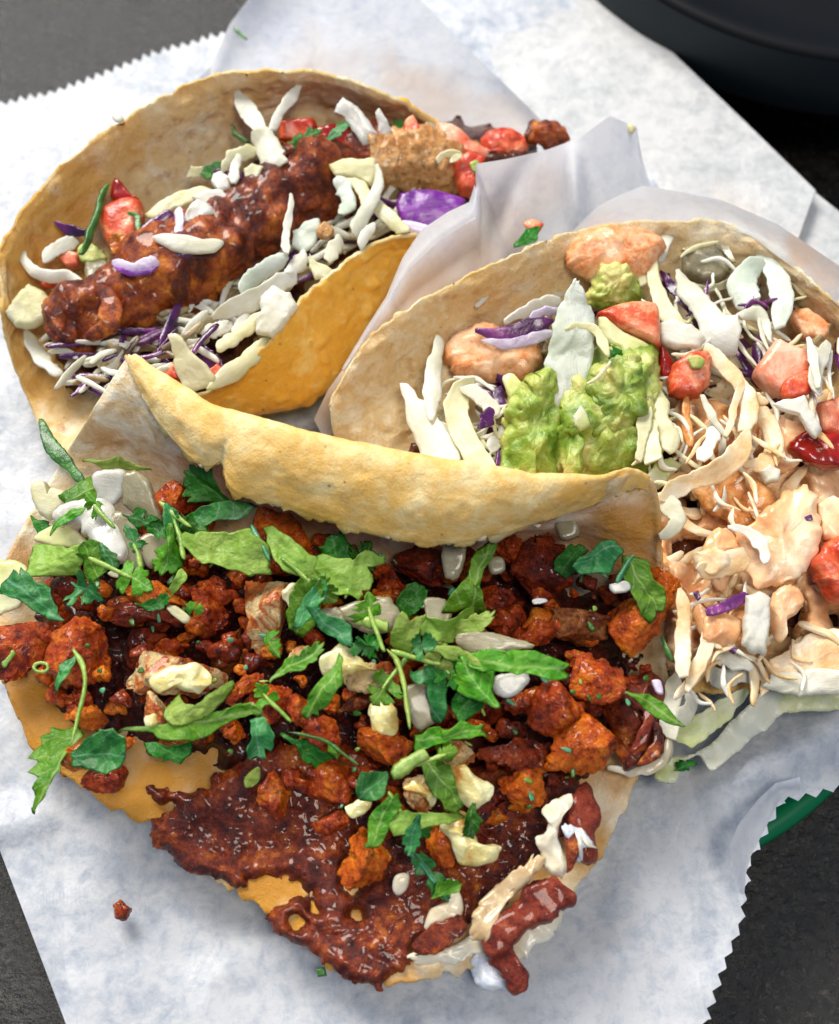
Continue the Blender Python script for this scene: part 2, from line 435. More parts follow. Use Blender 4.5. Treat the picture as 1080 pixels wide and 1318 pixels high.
def m_soft(name, stops, scale=1.2, rough=0.35, sss=0.35, sscale=0.003, bs=6, bstr=0.4, coat=0.2, rad=(1, 0.7, 0.4), spec=0.5, lines=None, trans=0.0, glass=0.0):
    k = NT(name); c = k.ramp(k.noise(scale, 5, 0.6, 0.3), stops)
    c = k.hsv(c, 0.5, 1.0, k.math('ADD', 0.9, k.math('MULTIPLY', k.rand, 0.16)))
    if lines:
        uv = k.n('ShaderNodeUVMap'); mp = k.n('ShaderNodeMapping'); k.l(uv.outputs[0], mp.inputs[0]); mp.inputs['Scale'].default_value = (1.0, 75, 1)
        ln = k.noise(1.0, 3, 0.5, 0.2, mp.outputs[0])
        c = k.mix(k.math('MULTIPLY', k.ramp(ln, [(0.45, 0.0), (0.65, 1.0)]), lines[0]), c, lines[1]); k.bump(ln, 0.3, 0.0005)
    k.bump(k.noise(bs, 4, 0.6), bstr, 0.0008)
    if glass: k.b.inputs['Transmission Weight'].default_value = glass
    return k.fin(c, rough, spec, sss, rad, sscale, coat=coat, trans=trans)
# ------------------------------------------------------------------ the materials of this table
M = {}
def mk_tortilla(name, base, blot, brown, amount=(0.5, 0.66), rough=0.5, speck=0.6, greasy='#ecb03c', toast=0.45, bs=0.9):
    k = NT(name)
    c = k.mix(k.noise(0.5, 3), base, brown)
    c = k.mix(k.ramp(k.noise(1.35, 6, 0.62, 0.5), [(amount[0], 0.0), (amount[1], 1.0)]), c, blot)
    c = k.mix(k.math('MULTIPLY', k.ramp(k.noise(5.5, 4, 0.6), [(0.5, 0.0), (0.7, 1.0)]), 0.35), c, blot)
    c = k.mix(k.math('MULTIPLY', k.ramp(k.noise(2.6, 3, 0.5), [(0.60, 0.0), (0.72, 1.0)]), toast), c, '#a9641c')
    sp = k.math('MULTIPLY', k.ramp(k.voro(2.2), [(0.05, 1.0), (0.10, 0.0)]), k.ramp(k.noise(0.9, 2), [(0.44, 0.0), (0.5, 1.0)]))
    c = k.mix(k.math('MULTIPLY', sp, speck), c, '#5a2c0c')
    g = k.attr('grease')
    c = k.mix(g, c, k.mix(k.math('MULTIPLY', k.noise(0.9, 5), 0.7), greasy, '#dca01a'))
    k.bump(k.noise(2.6, 6, 0.7), bs, 0.0013); k.bump(k.noise(16, 5, 0.75), bs, 0.0005)
    r = k.math('SUBTRACT', rough, k.math('MULTIPLY', g, 0.25))
    return k.fin(c, r, 0.4, 0.2, (1, 0.6, 0.25), 0.003, coat=0.06)
M['tort_near'] = mk_tortilla('tortilla_toasted_side', '#ecc476', '#f5dfa6', '#e4b25a', (0.44, 0.68), 0.6, toast=0.28, bs=0.5)
M['tort_near_in'] = mk_tortilla('tortilla_pale_side', '#ecd6a8', '#f6ead0', '#d8ae6c', (0.42, 0.58), 0.5, 0.3, '#b87604', toast=0.3, bs=0.6)
M['tort_gold'] = mk_tortilla('tortilla_golden_side', '#f6bc44', '#fad67c', '#eeaa2c', (0.52, 0.72), 0.5, toast=0.12, bs=0.5)
M['tort_beige'] = mk_tortilla('tortilla_beige_side', '#f3d9a6', '#f8e8c8', '#e2bc7c', (0.48, 0.66), 0.55, 0.5)
M['tort_edge'] = mk_tortilla('tortilla_edge', '#ecd49a', '#f4e4bc', '#dfb868', (0.5, 0.6), 0.7, 0.2)

def mk_paper(name, lo='#adb0b0', hi='#e6e5e2', tint='#dcae84', trans=0.3, mid='#d6d9dc', fine=0.16):
    k = NT(name)
    n1 = k.noise(2.3, 7, 0.74, 0.3); n2 = k.noise(0.32, 3, 0.5)
    f = k.math('ADD', k.math('MULTIPLY', n1, 0.65), k.math('MULTIPLY', n2, 0.35))
    c = k.ramp(f, [(0.38, lo), (0.47, mid), (0.56, hi)])
    c = k.mix(k.math('MULTIPLY', k.noise(7, 4, 0.7), fine), c, '#b9bcc4')
    c = k.mix(k.attr('grease'), c, tint)
    rg = k.math('ABSOLUTE', k.math('SUBTRACT', k.noise(0.55, 3, 0.5, 0.6), 0.5)); k.bump(k.ramp(rg, [(0.0, 0.0), (0.05, 1.0)]), 0.10, 0.0008); k.bump(k.noise(0.8, 4, 0.6), 0.35, 0.002); k.bump(k.noise(6, 3), 0.2, 0.0004)
    return k.fin(c, 0.42, 0.35, trans=trans)
M['paper'] = mk_paper('deli_paper', '#b0b9c8', '#e2e4e8', mid='#cbd1da')  # blue of the cool light is mixed into the paper colour
M['paper2'] = mk_paper('deli_paper_back', '#b4b7b8', '#d6d6d5', '#dcae84', 0.2, '#c6c8c9')
M['paper_thin'] = mk_paper('deli_paper_wrapper', '#dee3ee', '#f7f9fc', '#ecceb0', 0.66, '#eef1f7', 0.08)  # neutral paper, tinted with the blue of the skylight

def mk_table():
    k = NT('black_table')
    sp = k.ramp(k.noise(4.5, 6, 0.8), [(0.48, 0.0), (0.62, 1.0)])
    sc = k.ramp(k.noise(2.3, 6, 0.8, 1.5), [(0.56, 0.0), (0.7, 1.0)])
    c = k.mix(k.math('MULTIPLY', sp, 0.5), '#080705', '#342d20')
    c = k.mix(k.math('MULTIPLY', k.math('MULTIPLY', sc, sp), 0.7), c, '#6a675d')
    k.bump(k.noise(5, 5, 0.7), 0.8, 0.0009)
    return k.fin(c, k.ramp(k.noise(4.5, 5, 0.8), [(0.4, 0.14), (0.65, 0.34)]), 0.45)
M['table'] = mk_table()
k = NT('green_plastic'); k.bump(k.noise(30, 2), 0.2, 0.0002); M['green'] = k.fin('#00683f', 0.32, 0.4)
k = NT('black_plastic'); k.bump(k.noise(40, 2), 0.3, 0.0002); M['black'] = k.fin('#03050a', 0.6, 0.15)
k = NT('black_plastic_lit'); k.bump(k.noise(40, 2), 0.3, 0.0002); M['black_lit'] = k.fin('#1a2226', 0.6, 0.25)  # same black plastic, with the light on the tray wall put into its colour

M['pork_red'] = m_meat('pork_red', [(0.36, '#2c0802'), (0.44, '#862602'), (0.53, '#b64404'), (0.62, '#de7a14')], char=0.75)
M['pork_orange'] = m_meat('pork_orange', [(0.35, '#5a1602'), (0.44, '#b84802'), (0.53, '#dc6c06'), (0.63, '#f09c2c')], char=0.55)
M['pork_dark'] = m_meat('pork_dark', [(0.36, '#1c0402'), (0.46, '#521202'), (0.55, '#862a04'), (0.66, '#b4500e')], rough=(0.18, 0.4))
M['pork_brown'] = m_meat('pork_brown', [(0.36, '#240a04'), (0.45, '#642608'), (0.54, '#945020'), (0.66, '#c48a4c')], rough=(0.18, 0.4), char=0.6)
M['pork_cream'] = m_meat('pork_cream', [(0.33, '#6a2208'), (0.45, '#b4501a'), (0.56, '#cf7a36'), (0.7, '#e0a468')], (0.49, '#ecd9a4', '#d8a868'))
M['pork_bed_shade'] = m_meat('pork_bed_shade', [(0.33, '#0e0301'), (0.46, '#2c0903'), (0.57, '#561505'), (0.72, '#7c2c0c')], rough=(0.18, 0.4))  # shade of the gaps between the pieces painted as dark colour
M['crust'] = m_meat('cheese_crust', [(0.36, '#260602'), (0.46, '#501402'), (0.54, '#7c2c06'), (0.61, '#a8560e'), (0.68, '#d89a38')], rough=(0.12, 0.34), fine=5, big=1.3, bs=0.6, dark=0.5, coat=0.3)
M['crust_curl'] = m_meat('cheese_crust_curled', [(0.34, '#4a120a'), (0.46, '#7e2a18'), (0.57, '#a04428'), (0.72, '#c07a58')], rough=(0.3, 0.5))
M['crust_gold'] = m_soft('cheese_gold', [(0.35, '#d98a14'), (0.6, '#f0b030')], 2, 0.2, 0.3, bs=5, coat=0.4)
M['fish'] = m_meat('fried_batter', [(0.37, '#240803'), (0.45, '#5c1c06'), (0.52, '#944210'), (0.59, '#bc6c18'), (0.67, '#d8984a')], rough=(0.18, 0.4), fine=3.5, big=0.6, bs=0.5, dark=0.4, coat=0.3, char=0.9, cut=0.53)
M['fish_pale'] = m_meat('fish_flesh', [(0.33, '#8c4a1c'), (0.45, '#c98c4c'), (0.57, '#e0b47c'), (0.72, '#ecd0a4')], rough=(0.35, 0.55))
M['chicken'] = m_meat('grilled_shrimp', [(0.33, '#b4501c'), (0.42, '#dc8448'), (0.5, '#eeae7c'), (0.6, '#f4caa4')], rough=(0.25, 0.45), fine=4, big=0.9, bs=0.4, dark=0.25)
M['chicken_sauced'] = m_meat('sauced_chicken', [(0.33, '#94501c'), (0.43, '#c87c38'), (0.53, '#dea060'), (0.66, '#eac092')], rough=(0.16, 0.35), fine=4, big=0.8, bs=0.4, dark=0.2)

M['leaf_mid'] = m_leaf('cilantro_mid', '#3c8412', '#78b02a')
M['leaf_dark'] = m_leaf('cilantro_dark', '#1a5c12', '#3c8420', '#7cb45a')
M['leaf_teal'] = m_leaf('cilantro_sky_tint', '#1c6a2a', '#4a9e44', '#94ccaa', 0.6)  # cool sky reflection on the leaves partly put into this green
M['leaf_pale'] = m_leaf('cilantro_underside', '#80a434', '#b0c65e', '#6c9030')
M['stem'] = m_soft('cilantro_stem', [(0.35, '#5c8c24'), (0.65, '#a4bc58')], 1.5, 0.3, 0.2, bs=12, coat=0.2)
M['stem_dark'] = m_soft('cilantro_stem_dark', [(0.35, '#1c4a12'), (0.65, '#3c7a24')], 1.5, 0.3, 0.2, bs=12, coat=0.2)
M['stem_teal'] = m_soft('cilantro_stem_teal', [(0.35, '#2c7a54'), (0.65, '#5cac7c')], 1.5, 0.3, 0.2, bs=12, coat=0.2)
M['onion'] = m_soft('white_onion', [(0.35, '#d8d4c4'), (0.65, '#f2f0ea')], 0.9, 0.22, 0.4, glass=0.15, bs=4, bstr=0.25, coat=0.5, lines=(0.25, '#cfc9b0'))
M['onion_grey'] = m_soft('soft_onion', [(0.35, '#a89c74'), (0.65, '#d4cba6')], 0.9, 0.2, 0.2, glass=0.45, bs=4, bstr=0.25, coat=0.5, lines=(0.25, '#8c8464'))
M['cab'] = m_soft('white_cabbage', [(0.35, '#e2dfc4'), (0.62, '#faf8ee')], 0.8, 0.36, 0.15, bs=5, bstr=0.35, trans=0.28, coat=0.08, lines=(0.3, '#d2cc9e'))
M['cab_yellow'] = m_soft('yellow_cabbage', [(0.35, '#e8e2ac'), (0.62, '#f8f3d4')], 0.8, 0.36, 0.15, bs=5, bstr=0.35, trans=0.28, coat=0.08, lines=(0.35, '#cfca7c'))
M['cab_green'] = m_soft('green_cabbage', [(0.32, '#b4cc54'), (0.44, '#e0e4a8'), (0.56, '#f8f6e4')], 0.6, 0.36, 0.15, bs=5, trans=0.28, coat=0.08, lines=(0.35, '#b8c878'))
M['cab_blue'] = m_soft('cool_cabbage', [(0.35, '#d6e0cc'), (0.65, '#f4f7ee')], 0.8, 0.3, 0.15, bs=5, trans=0.28, coat=0.1, lines=(0.3, '#cfe0b4'))
M['cab_sauce'] = m_soft('sauced_cabbage', [(0.35, '#e0ae72'), (0.48, '#f0cc9c'), (0.62, '#f6e6c8')], 1.2, 0.32, 0.3, bs=5, coat=0.2, lines=(0.35, '#dcae74'))
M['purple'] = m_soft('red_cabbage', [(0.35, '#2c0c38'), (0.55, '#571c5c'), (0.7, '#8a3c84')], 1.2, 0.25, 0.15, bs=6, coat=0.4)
M['purple_bright'] = m_soft('bright_red_cabbage', [(0.35, '#4a0868'), (0.55, '#741490'), (0.68, '#9c40b4')], 0.9, 0.3, 0.15, bs=4, coat=0.2, lines=(0.4, '#a868bc'))
M['lilac'] = m_soft('lilac_cabbage_rib', [(0.35, '#b8a8c4'), (0.65, '#e6dcea')], 0.9, 0.3, 0.4, bs=5, coat=0.2)
M['tomato'] = m_soft('tomato_flesh', [(0.36, '#b02c10'), (0.46, '#c84824'), (0.54, '#d8643c'), (0.62, '#e8946c')], 1.6, 0.3, 0.2, bs=5, bstr=0.6, coat=0.15, rad=(1, 0.3, 0.15))
M['tomato_pale'] = m_soft('tomato_pale_flesh', [(0.36, '#cc5a3a'), (0.47, '#e08260'), (0.56, '#eca684'), (0.65, '#f2c4a8')], 1.4, 0.3, 0.25, bs=5, bstr=0.6, coat=0.2, rad=(1, 0.3, 0.15))
M['tomato_red'] = m_soft('tomato_skin', [(0.35, '#7c0c06'), (0.65, '#aa1c10')], 1.2, 0.2, 0.2, bs=3, bstr=0.25, coat=0.35, rad=(1, 0.2, 0.1))
M['guac'] = m_soft('guacamole', [(0.32, '#52761a'), (0.44, '#7c9632'), (0.54, '#a2b050'), (0.66, '#d0ca7c')], 1.0, 0.4, 0.2, bs=6, bstr=0.7, coat=0.1)
M['avo'] = m_soft('avocado', [(0.35, '#c8cc7c'), (0.65, '#eceabc')], 0.7, 0.35, 0.4, bs=3, coat=0.15)
M['avo_green'] = m_soft('avocado_green', [(0.35, '#8cbc3c'), (0.65, '#c0d878')], 0.7, 0.35, 0.3, bs=3, coat=0.2)
M['slaw_sauce'] = m_soft('chipotle_cream_sauce', [(0.33, '#cc8850'), (0.44, '#e6ac78'), (0.56, '#f2c89c'), (0.7, '#f8deba')], 0.8, 0.3, 0.3, bs=3, bstr=0.5, coat=0.2, rad=(1, 0.6, 0.3))
M['cream'] = m_soft('pale_salsa_cream', [(0.32, '#cf8a3c'), (0.42, '#dcc878'), (0.55, '#e8e0a8'), (0.7, '#f0ecc8')], 1.1, 0.22, 0.35, bs=4, bstr=0.6, coat=0.4)
M['cheese'] = m_soft('melted_cheese', [(0.35, '#dcc8a0'), (0.65, '#f2e8d2')], 0.9, 0.28, 0.5, bs=4, coat=0.3)
M['cheese_grey'] = m_soft('greasy_melted_cheese', [(0.35, '#a8885c'), (0.55, '#cdb48c'), (0.7, '#e2d2b0')], 1.1, 0.22, 0.4, bs=3, coat=0.35)
M['cheese_blue'] = m_soft('cool_melted_cheese', [(0.35, '#cfd4e0'), (0.65, '#eef2fa')], 0.9, 0.3, 0.5, bs=4, bstr=0.6, coat=0.3)
M['dark_slaw'] = m_soft('shaded_slaw', [(0.35, '#4c3420'), (0.55, '#a08c64'), (0.7, '#d0c49c')], 0.7, 0.4, 0.2, bs=5)  # cabbage copy with the shade of the deep filling in its colour
M['slaw_bed_shade'] = m_meat('filling_bed_shade', [(0.35, '#1c0a06'), (0.5, '#4c2010'), (0.65, '#8a4c1c')])  # shade deep inside the rear tacos painted as dark colour

# ------------------------------------------------------------------ the setting: table top
TZ = -2.2
def table():
    n = 60
    g = np.stack(np.meshgrid(np.linspace(-60, 60, n), np.linspace(-40, 80, n)), -1).reshape(-1, 2)
    v = np.c_[g, np.full(len(g), TZ)]
    tag(mk('table_top', v, grid_faces(n, n), M['table']), 'black speckled table top under the paper and the basket', 'table', kind='structure')
table()

# green basket under the paper
def ring_wall(prof, cx, cy, ax, ay, n=160, close=False):
    t = np.arange(n) / n * 2 * math.pi; v = []
    for off, z in prof:
        v.append(np.stack([cx + (ax + off) * np.sign(np.cos(t)) * np.abs(np.cos(t)) ** 0.8, cy + (ay + off) * np.sign(np.sin(t)) * np.abs(np.sin(t)) ** 0.8, np.full(n, z)], 1))
    return np.vstack(v), grid_faces(len(prof), n, 0, True)
BC = P(560, 590, 0.5); BA, BB = 9.6, 8.6
_q = P(1024, 1050, -1.0) - BC; _k = ((abs(_q[0]) / BA) ** 2.5 + (abs(_q[1]) / BB) ** 2.5) ** 0.4; BA, BB = BA * _k, BB * _k
bk = empty('food_basket', (BC[0], BC[1], TZ), 'green plastic food basket showing as a corner under the paper at lower right', 'basket')
v, f = ring_wall([(-2.2, TZ + 0.05), (-2.2, TZ + 0.3), (-1.2, -1.2), (-0.35, -0.65), (-0.15, -0.65), (-1.0, -1.0), (-2.0, TZ + 0.05)], BC[0], BC[1], BA, BB)
mk('wall', v, f, M['green'], bk)
v, f = ring_wall([(-0.4, -0.7), (-0.4, -0.5), (-0.1, -0.42), (0.12, -0.48), (0.16, -0.8), (-0.25, -1.5), (-0.5, -1.5), (-0.1, -0.9)], BC[0], BC[1], BA, BB)
mk('rim', v, f, M['green'], bk)
v, f = ring_wall([(-2.22, TZ + 0.32), (-2.6, TZ + 0.3), (-6.0, TZ + 0.29), (-8.05, TZ + 0.3)], BC[0], BC[1], BA, BB)
mk('floor', v, f, M['green'], bk)

# round black tray at the back right
def circle3(a, b, c):
    ax, ay, bx, by, cx, cy = *a[:2], *b[:2], *c[:2]
    d = 2 * (ax * (by - cy) + bx * (cy - ay) + cx * (ay - by))
    ux = ((ax**2 + ay**2) * (by - cy) + (bx**2 + by**2) * (cy - ay) + (cx**2 + cy**2) * (ay - by)) / d
    uy = ((ax**2 + ay**2) * (cx - bx) + (bx**2 + by**2) * (ax - cx) + (cx**2 + cy**2) * (bx - ax)) / d
    return np.array([ux, uy]), math.hypot(ax - ux, ay - uy)
tc, tr = circle3(P(850, -6, 2.6), P(935, 36, 2.6), P(1080, 72, 2.6))
tray = empty('round_tray', (tc[0], tc[1], TZ), 'dark rounded plastic tray standing on the table at upper right', 'tray')
def lathe(prof, c, n=200):
    t = np.arange(n) / n * 2 * math.pi
    v = np.vstack([np.stack([c[0] + r * np.cos(t), c[1] + r * np.sin(t), np.full(n, z)], 1) for r, z in prof])
    return v, grid_faces(len(prof), n, 0, True, True)
v, f = lathe([(tr - 3.2, TZ + .01), (tr - 3.0, TZ + 0.7), (tr - 1.2, 0.0), (tr - 0.15, 0.35), (tr, 0.5), (tr + 0.03, 1.4), (tr + 0.02, 2.42)], tc)
mk('wall', v, f, M['black_lit'], tray)
v, f = lathe([(tr + 0.02, 2.43), (tr - 0.04, 2.56), (tr - 0.2, 2.6), (tr - 0.5, 2.55), (tr - 1.0, 2.2), (tr - 2, 2.05), (0.05, 2.0)], tc)
mk('top', v, f, M['black'], tray)

# ------------------------------------------------------------------ deli paper
def grease_at(px, spots):
    g = np.zeros(len(px))
    for x, y, r, a in spots:
        d = np.hypot(px[:, 0] - x, px[:, 1] - y) / r
        g = np.maximum(g, a * np.clip(1.4 - d + 0.6 * noise(np.c_[px * 0.03, px[:, 0] * 0], 4), 0, 1))
    return np.clip(g, 0, 1)
def paper(label, T, B, mat='paper', spots=(), **kw):
    v, f, pq = sheet(T, B, **kw)
    return tag(mk('paper_sheet', v, f, M[mat], attr={'grease': grease_at(pq, spots)}), label, 'paper', 'sheets of deli paper under and around the tacos')
def main_z(x, y, s, t):
    lip = np.exp(-(((x - 965) / 55) ** 2 + ((y - 1075) / 90) ** 2)) * 0.0
    valley = -0.25 * np.exp(-((x - 250) / 160) ** 2 - ((y - 1130) / 60) ** 2)
    crease = 0.25 * np.exp(-(((y - 1065 + 0.25 * x) / 26) ** 2)) * np.clip((110 - x) / 60, 0, 1)
    fold = 0.5 * np.exp(-(((x - 1000) * 0.5 + (y - 975)) / 35) ** 2) * np.clip((x - 850) / 120, 0, 1)
    return valley + crease + fold
paper('large sheet of white deli paper with zigzag edges lying under all three tacos',
      [(-330, 250, 1.0), (-120, 172, 1.0), (0, 137, 1.0), (60, 124, 1.0), (110, 108, 1.0), (200, 72, 1.0), (290, 46, 1.0), (430, 0, 1.0), (700, -90, 1.0)],
      [(-420, 620, 0.9), (-120, 860, 0.7), (0, 1095, 0.5), (42, 1205, 0.35), (85, 1318, 0.2), (112, 1390, 0.2), (500, 1400, 0.3), (880, 1390, 0.3), (903, 1318, 0.35), (925, 1250, 0.45), (950, 1190, 0.6), (957, 1140, 0.75), (960, 1112, 0.8), (985, 1062, 0.8), (1006, 1027, 0.75), (1050, 1018, 0.8), (1090, 1006, 0.85), (1180, 985, 0.9)],
      n=1000, m=110, zigT=(13, 8, 0, 1), zigB=(23, 8, 0.66, 1.0), zadd=main_z, wr=0.10, wf=0.30, seed=5)
# turned-up strip at the right edge of the main sheet
paper('narrow turned-up flap of deli paper at the lower right above the green basket',
      [(1030, 1000, 1.35), (998, 1008, 1.5), (975, 1030, 1.7), (950, 1062, 1.8), (939, 1090, 1.8), (944, 1120, 1.5), (952, 1150, 1.1)],
      [(1030, 1022, 0.95), (1006, 1027, 0.95), (996, 1045, 0.95), (982, 1072, 0.95), (966, 1103, 0.95), (960, 1125, 0.9), (958, 1152, 0.85)],
      mat='paper_thin', n=120, m=24, wr=0.02, zadd=lambda x, y, s, t: 0.12 * np.sin(s * math.pi))
paper('grey-white sheet of deli paper with a straight right edge at the back right',
      [(470, -120, 0.9), (540, 60, 0.9), (600, 200, 0.9), (700, 420, 0.9), (900, 620, 0.9), (1010, 560, 1.0)],
      [(690, -140, 0.9), (800, 0, 0.95), (860, 62, 1.0), (950, 148, 1.05), (1051, 246, 1.1), (1010, 291, 1.0)],
      mat='paper2', n=160, m=110, wr=0.07, wf=0.3, seed=31, spots=[(940, 330, 60, 0.2)])
paper('lower layer of deli paper sticking out past the back right corner of the grey-white sheet',
      [(980, 215, 0.75), (1040, 240, 0.75), (1080, 272, 0.75), (1190, 350, 0.75)],
      [(930, 320, 0.75), (980, 360, 0.75), (1080, 420, 0.75), (1190, 480, 0.75)],
      mat='paper2', n=60, m=40, wr=0.04, seed=37)
paper('bluish wrapper sheet standing up behind the fish taco',
      [(250, 105, 1.8), (272, 85, 2.2), (296, 30, 2.6), (325, -8, 2.8), (400, -90, 3.0), (500, -45, 2.9), (541, 0, 2.7), (610, 70, 2.4), (660, 118, 2.2), (700, 158, 2.1)],
      [(240, 190, 1.6), (300, 170, 1.6), (360, 170, 1.6), (420, 175, 1.6), (470, 190, 1.6), (520, 200, 1.6), (570, 215, 1.6), (620, 220, 1.6), (680, 215, 1.7), (715, 200, 1.8)],
      mat='paper_thin', n=120, m=70, wr=0.05, wf=0.25, seed=41, spots=[(430, 108, 50, 0.35), (540, 142, 55, 0.5), (640, 165, 40, 0.35)],
      zadd=lambda x, y, s, t: -0.35 * np.sin(s * math.pi))
def wrap_z(x, y, s, t):
    return -0.55 * np.exp(-(((x - 738 - 0.1 * (y - 230)) / 13) ** 2)) * np.sin(np.clip(s, 0, 1) * math.pi * 0.8 + 0.25) + 0.18 * np.exp(-(((x - 660 + 0.4 * (y - 240)) / 16) ** 2)) * np.sin(s * math.pi)
paper('white wrapper fold standing between the fish taco and the guacamole taco',
      [(404, 540, 2.2), (422, 502, 2.6), (458, 452, 3.3), (498, 394, 3.9), (526, 346, 4.2), (566, 308, 4.4), (612, 280, 4.5), (613, 245, 4.6), (612, 211, 4.7), (650, 205, 4.6), (700, 194, 4.5), (745, 178, 4.3), (785, 149, 4.4), (820, 164, 3.6), (824, 200, 3.2)],
      [(420, 570, 1.7), (440, 540, 1.7), (480, 505, 1.7), (530, 470, 1.7), (580, 430, 1.7), (630, 395, 1.7), (680, 360, 1.7), (710, 340, 1.7), (740, 325, 1.7), (770, 315, 1.7), (800, 310, 1.7), (820, 300, 1.7), (840, 290, 1.6), (850, 270, 1.5)],
      mat='paper_thin', n=220, m=80, wr=0.03, wf=0.3, seed=43, zadd=wrap_z, spots=[(560, 375, 40, 0.3), (620, 325, 40, 0.3), (480, 460, 40, 0.25), (700, 240, 25, 0.25), (660, 300, 35, 0.3)])
paper('bright turned-over lip of the wrapper beside the bright purple cabbage',
      [(440, 474, 2.95), (470, 424, 3.45), (497, 382, 3.75), (518, 332, 4.0), (543, 295, 4.15), (578, 272, 4.25), (604, 260, 4.3), (611, 238, 4.4)],
      [(442, 478, 3.0), (473, 431, 3.5), (499, 393, 3.91), (527, 346, 4.21), (567, 308, 4.41), (613, 280, 4.51), (613.5, 262, 4.56), (614, 245, 4.61)],
      mat='paper_thin', n=80, m=16, wr=0.01, seed=47, zadd=lambda x, y, s, t: 0.12 * np.sin(s * math.pi))
paper('white wrapper rim curving round the back of the guacamole taco',
      [(735, 298, 2.9), (768, 266, 3.2), (800, 250, 3.5), (828, 239, 3.6), (870, 246, 3.7), (930, 258, 3.7), (1000, 288, 3.7), (1030, 308, 3.7), (1080, 342, 3.7), (1200, 430, 3.7)],
      [(738, 302, 4.25), (780, 292, 4.35), (820, 287, 4.3), (855, 285, 4.25), (910, 285, 4.2), (965, 303, 4.15), (1020, 344, 4.1), (1050, 368, 4.05), (1082, 396, 3.95), (1200, 520, 3.6)],
      mat='paper_thin', n=140, m=40, wr=0.04, wf=0.4, seed=53, spots=[(1035, 318, 26, 0.6), (1060, 345, 22, 0.4), (780, 296, 30, 0.2)],
      zadd=lambda x, y, s, t: 0.22 * np.sin(s * math.pi))

# ------------------------------------------------------------------ tortillas
def tortilla(label, cols, outer, inner, spots=(), **kw):
    v, f, mi = shell(cols, **kw)
    g = np.zeros(len(v))
    # pixel position of each vertex, for the grease left by the filling
    d = v - CAM; dep = d @ FWD
    q = np.stack([540 + (d @ RIGHT) / dep / TV * 659, 659 - (d @ UP) / dep / TV * 659], 1)
    g = grease_at(q, spots) if spots else g
    o = mk('corn_tortilla', v, f, [outer, inner, M['tort_edge']], mi=mi, attr={'grease': g})
    return tag(o, label, 'tortilla', 'folded corn tortillas')
T3 = [
 [(0, 872, 1.7), (-8, 790, 2.1), (10, 715, 2.5), (80, 592, 3.0), (120, 528, 4.2), (162, 462, 5.15), (166, 459, 5.2)],
 [(62, 985, 1.45), (80, 880, 1.5), (110, 760, 1.5), (168, 610, 2.6), (178, 540, 4.2), (200, 482, 5.35), (196, 528, 5.0)],
 [(200, 1064, 1.3), (210, 930, 1.35), (230, 790, 1.4), (260, 650, 2.6), (265, 580, 4.3), (270, 524, 5.55), (258, 600, 4.8)],
 [(236, 1098, 1.28), (250, 945, 1.35), (266, 793, 1.4), (288, 656, 2.6), (298, 588, 4.35), (303, 533, 5.62), (286, 596, 4.95)],
 [(272, 1128, 1.27), (275, 955, 1.35), (290, 796, 1.4), (312, 660, 2.6), (325, 592, 4.37), (330, 541, 5.67), (304, 636, 4.78)],
 [(340, 1170, 1.25), (330, 980, 1.35), (340, 800, 1.4), (350, 670, 2.6), (370, 600, 4.4), (380, 554, 5.75), (386, 660, 4.7)],
 [(440, 1252, 1.25), (450, 1040, 1.35), (450, 820, 1.4), (460, 690, 2.6), (490, 620, 4.5), (500, 582, 5.8), (482, 690, 4.7)],
 [(540, 1265, 1.25), (550, 1060, 1.35), (560, 840, 1.4), (570, 700, 2.6), (590, 640, 4.5), (600, 598, 5.8), (572, 702, 4.7)],
 [(660, 1215, 1.25), (650, 1040, 1.35), (650, 840, 1.4), (660, 710, 2.6), (680, 660, 4.4), (690, 613, 5.7), (664, 684, 4.8)],
 [(760, 1120, 1.35), (740, 990, 1.4), (730, 830, 1.5), (740, 710, 2.6), (760, 665, 4.2), (770, 617, 5.5), (744, 655, 4.9)],
 [(815, 1015, 1.6), (800, 920, 1.7), (790, 820, 1.8), (795, 740, 2.5), (806, 680, 3.8), (808, 608, 5.1), (800, 634, 4.85)],
 [(846, 950, 1.9), (832, 870, 1.9), (825, 800, 2.0), (828, 740, 2.6), (836, 690, 3.5), (838, 628, 4.6), (829, 630, 4.6)],
 [(860, 880, 2.2), (860, 830, 2.2), (856, 790, 2.4), (853, 750, 2.8), (852, 715, 3.3), (850, 676, 3.8), (845, 668, 3.85)],
]
T3 = [c[:6] + [((c[5][0] + c[6][0]) / 2, (c[5][1] + c[6][1]) / 2 - 2, (c[5][2] + c[6][2]) / 2 + 0.26 * min(1, (c[6][1] - c[5][1]) / 60))] + c[6:] for c in T3]
tortilla('toasted corn tortilla of the near pork taco with its rear half curling over the meat', T3, M['tort_near_in'], M['tort_near'], n=260, m=220,
         spots=[(60, 960, 150, .95), (200, 1040, 140, .95), (340, 1140, 130, .95), (450, 1230, 100, 0.9), (20, 860, 80, 0.9), (815, 700, 75, 0.8), (620, 1200, 90, 0.5), (300, 850, 200, .8), (550, 1000, 250, .8), (20, 720, 35, 0.7)], ragged=0.14, amp=0.035, blister=0.35, thick=0.16)
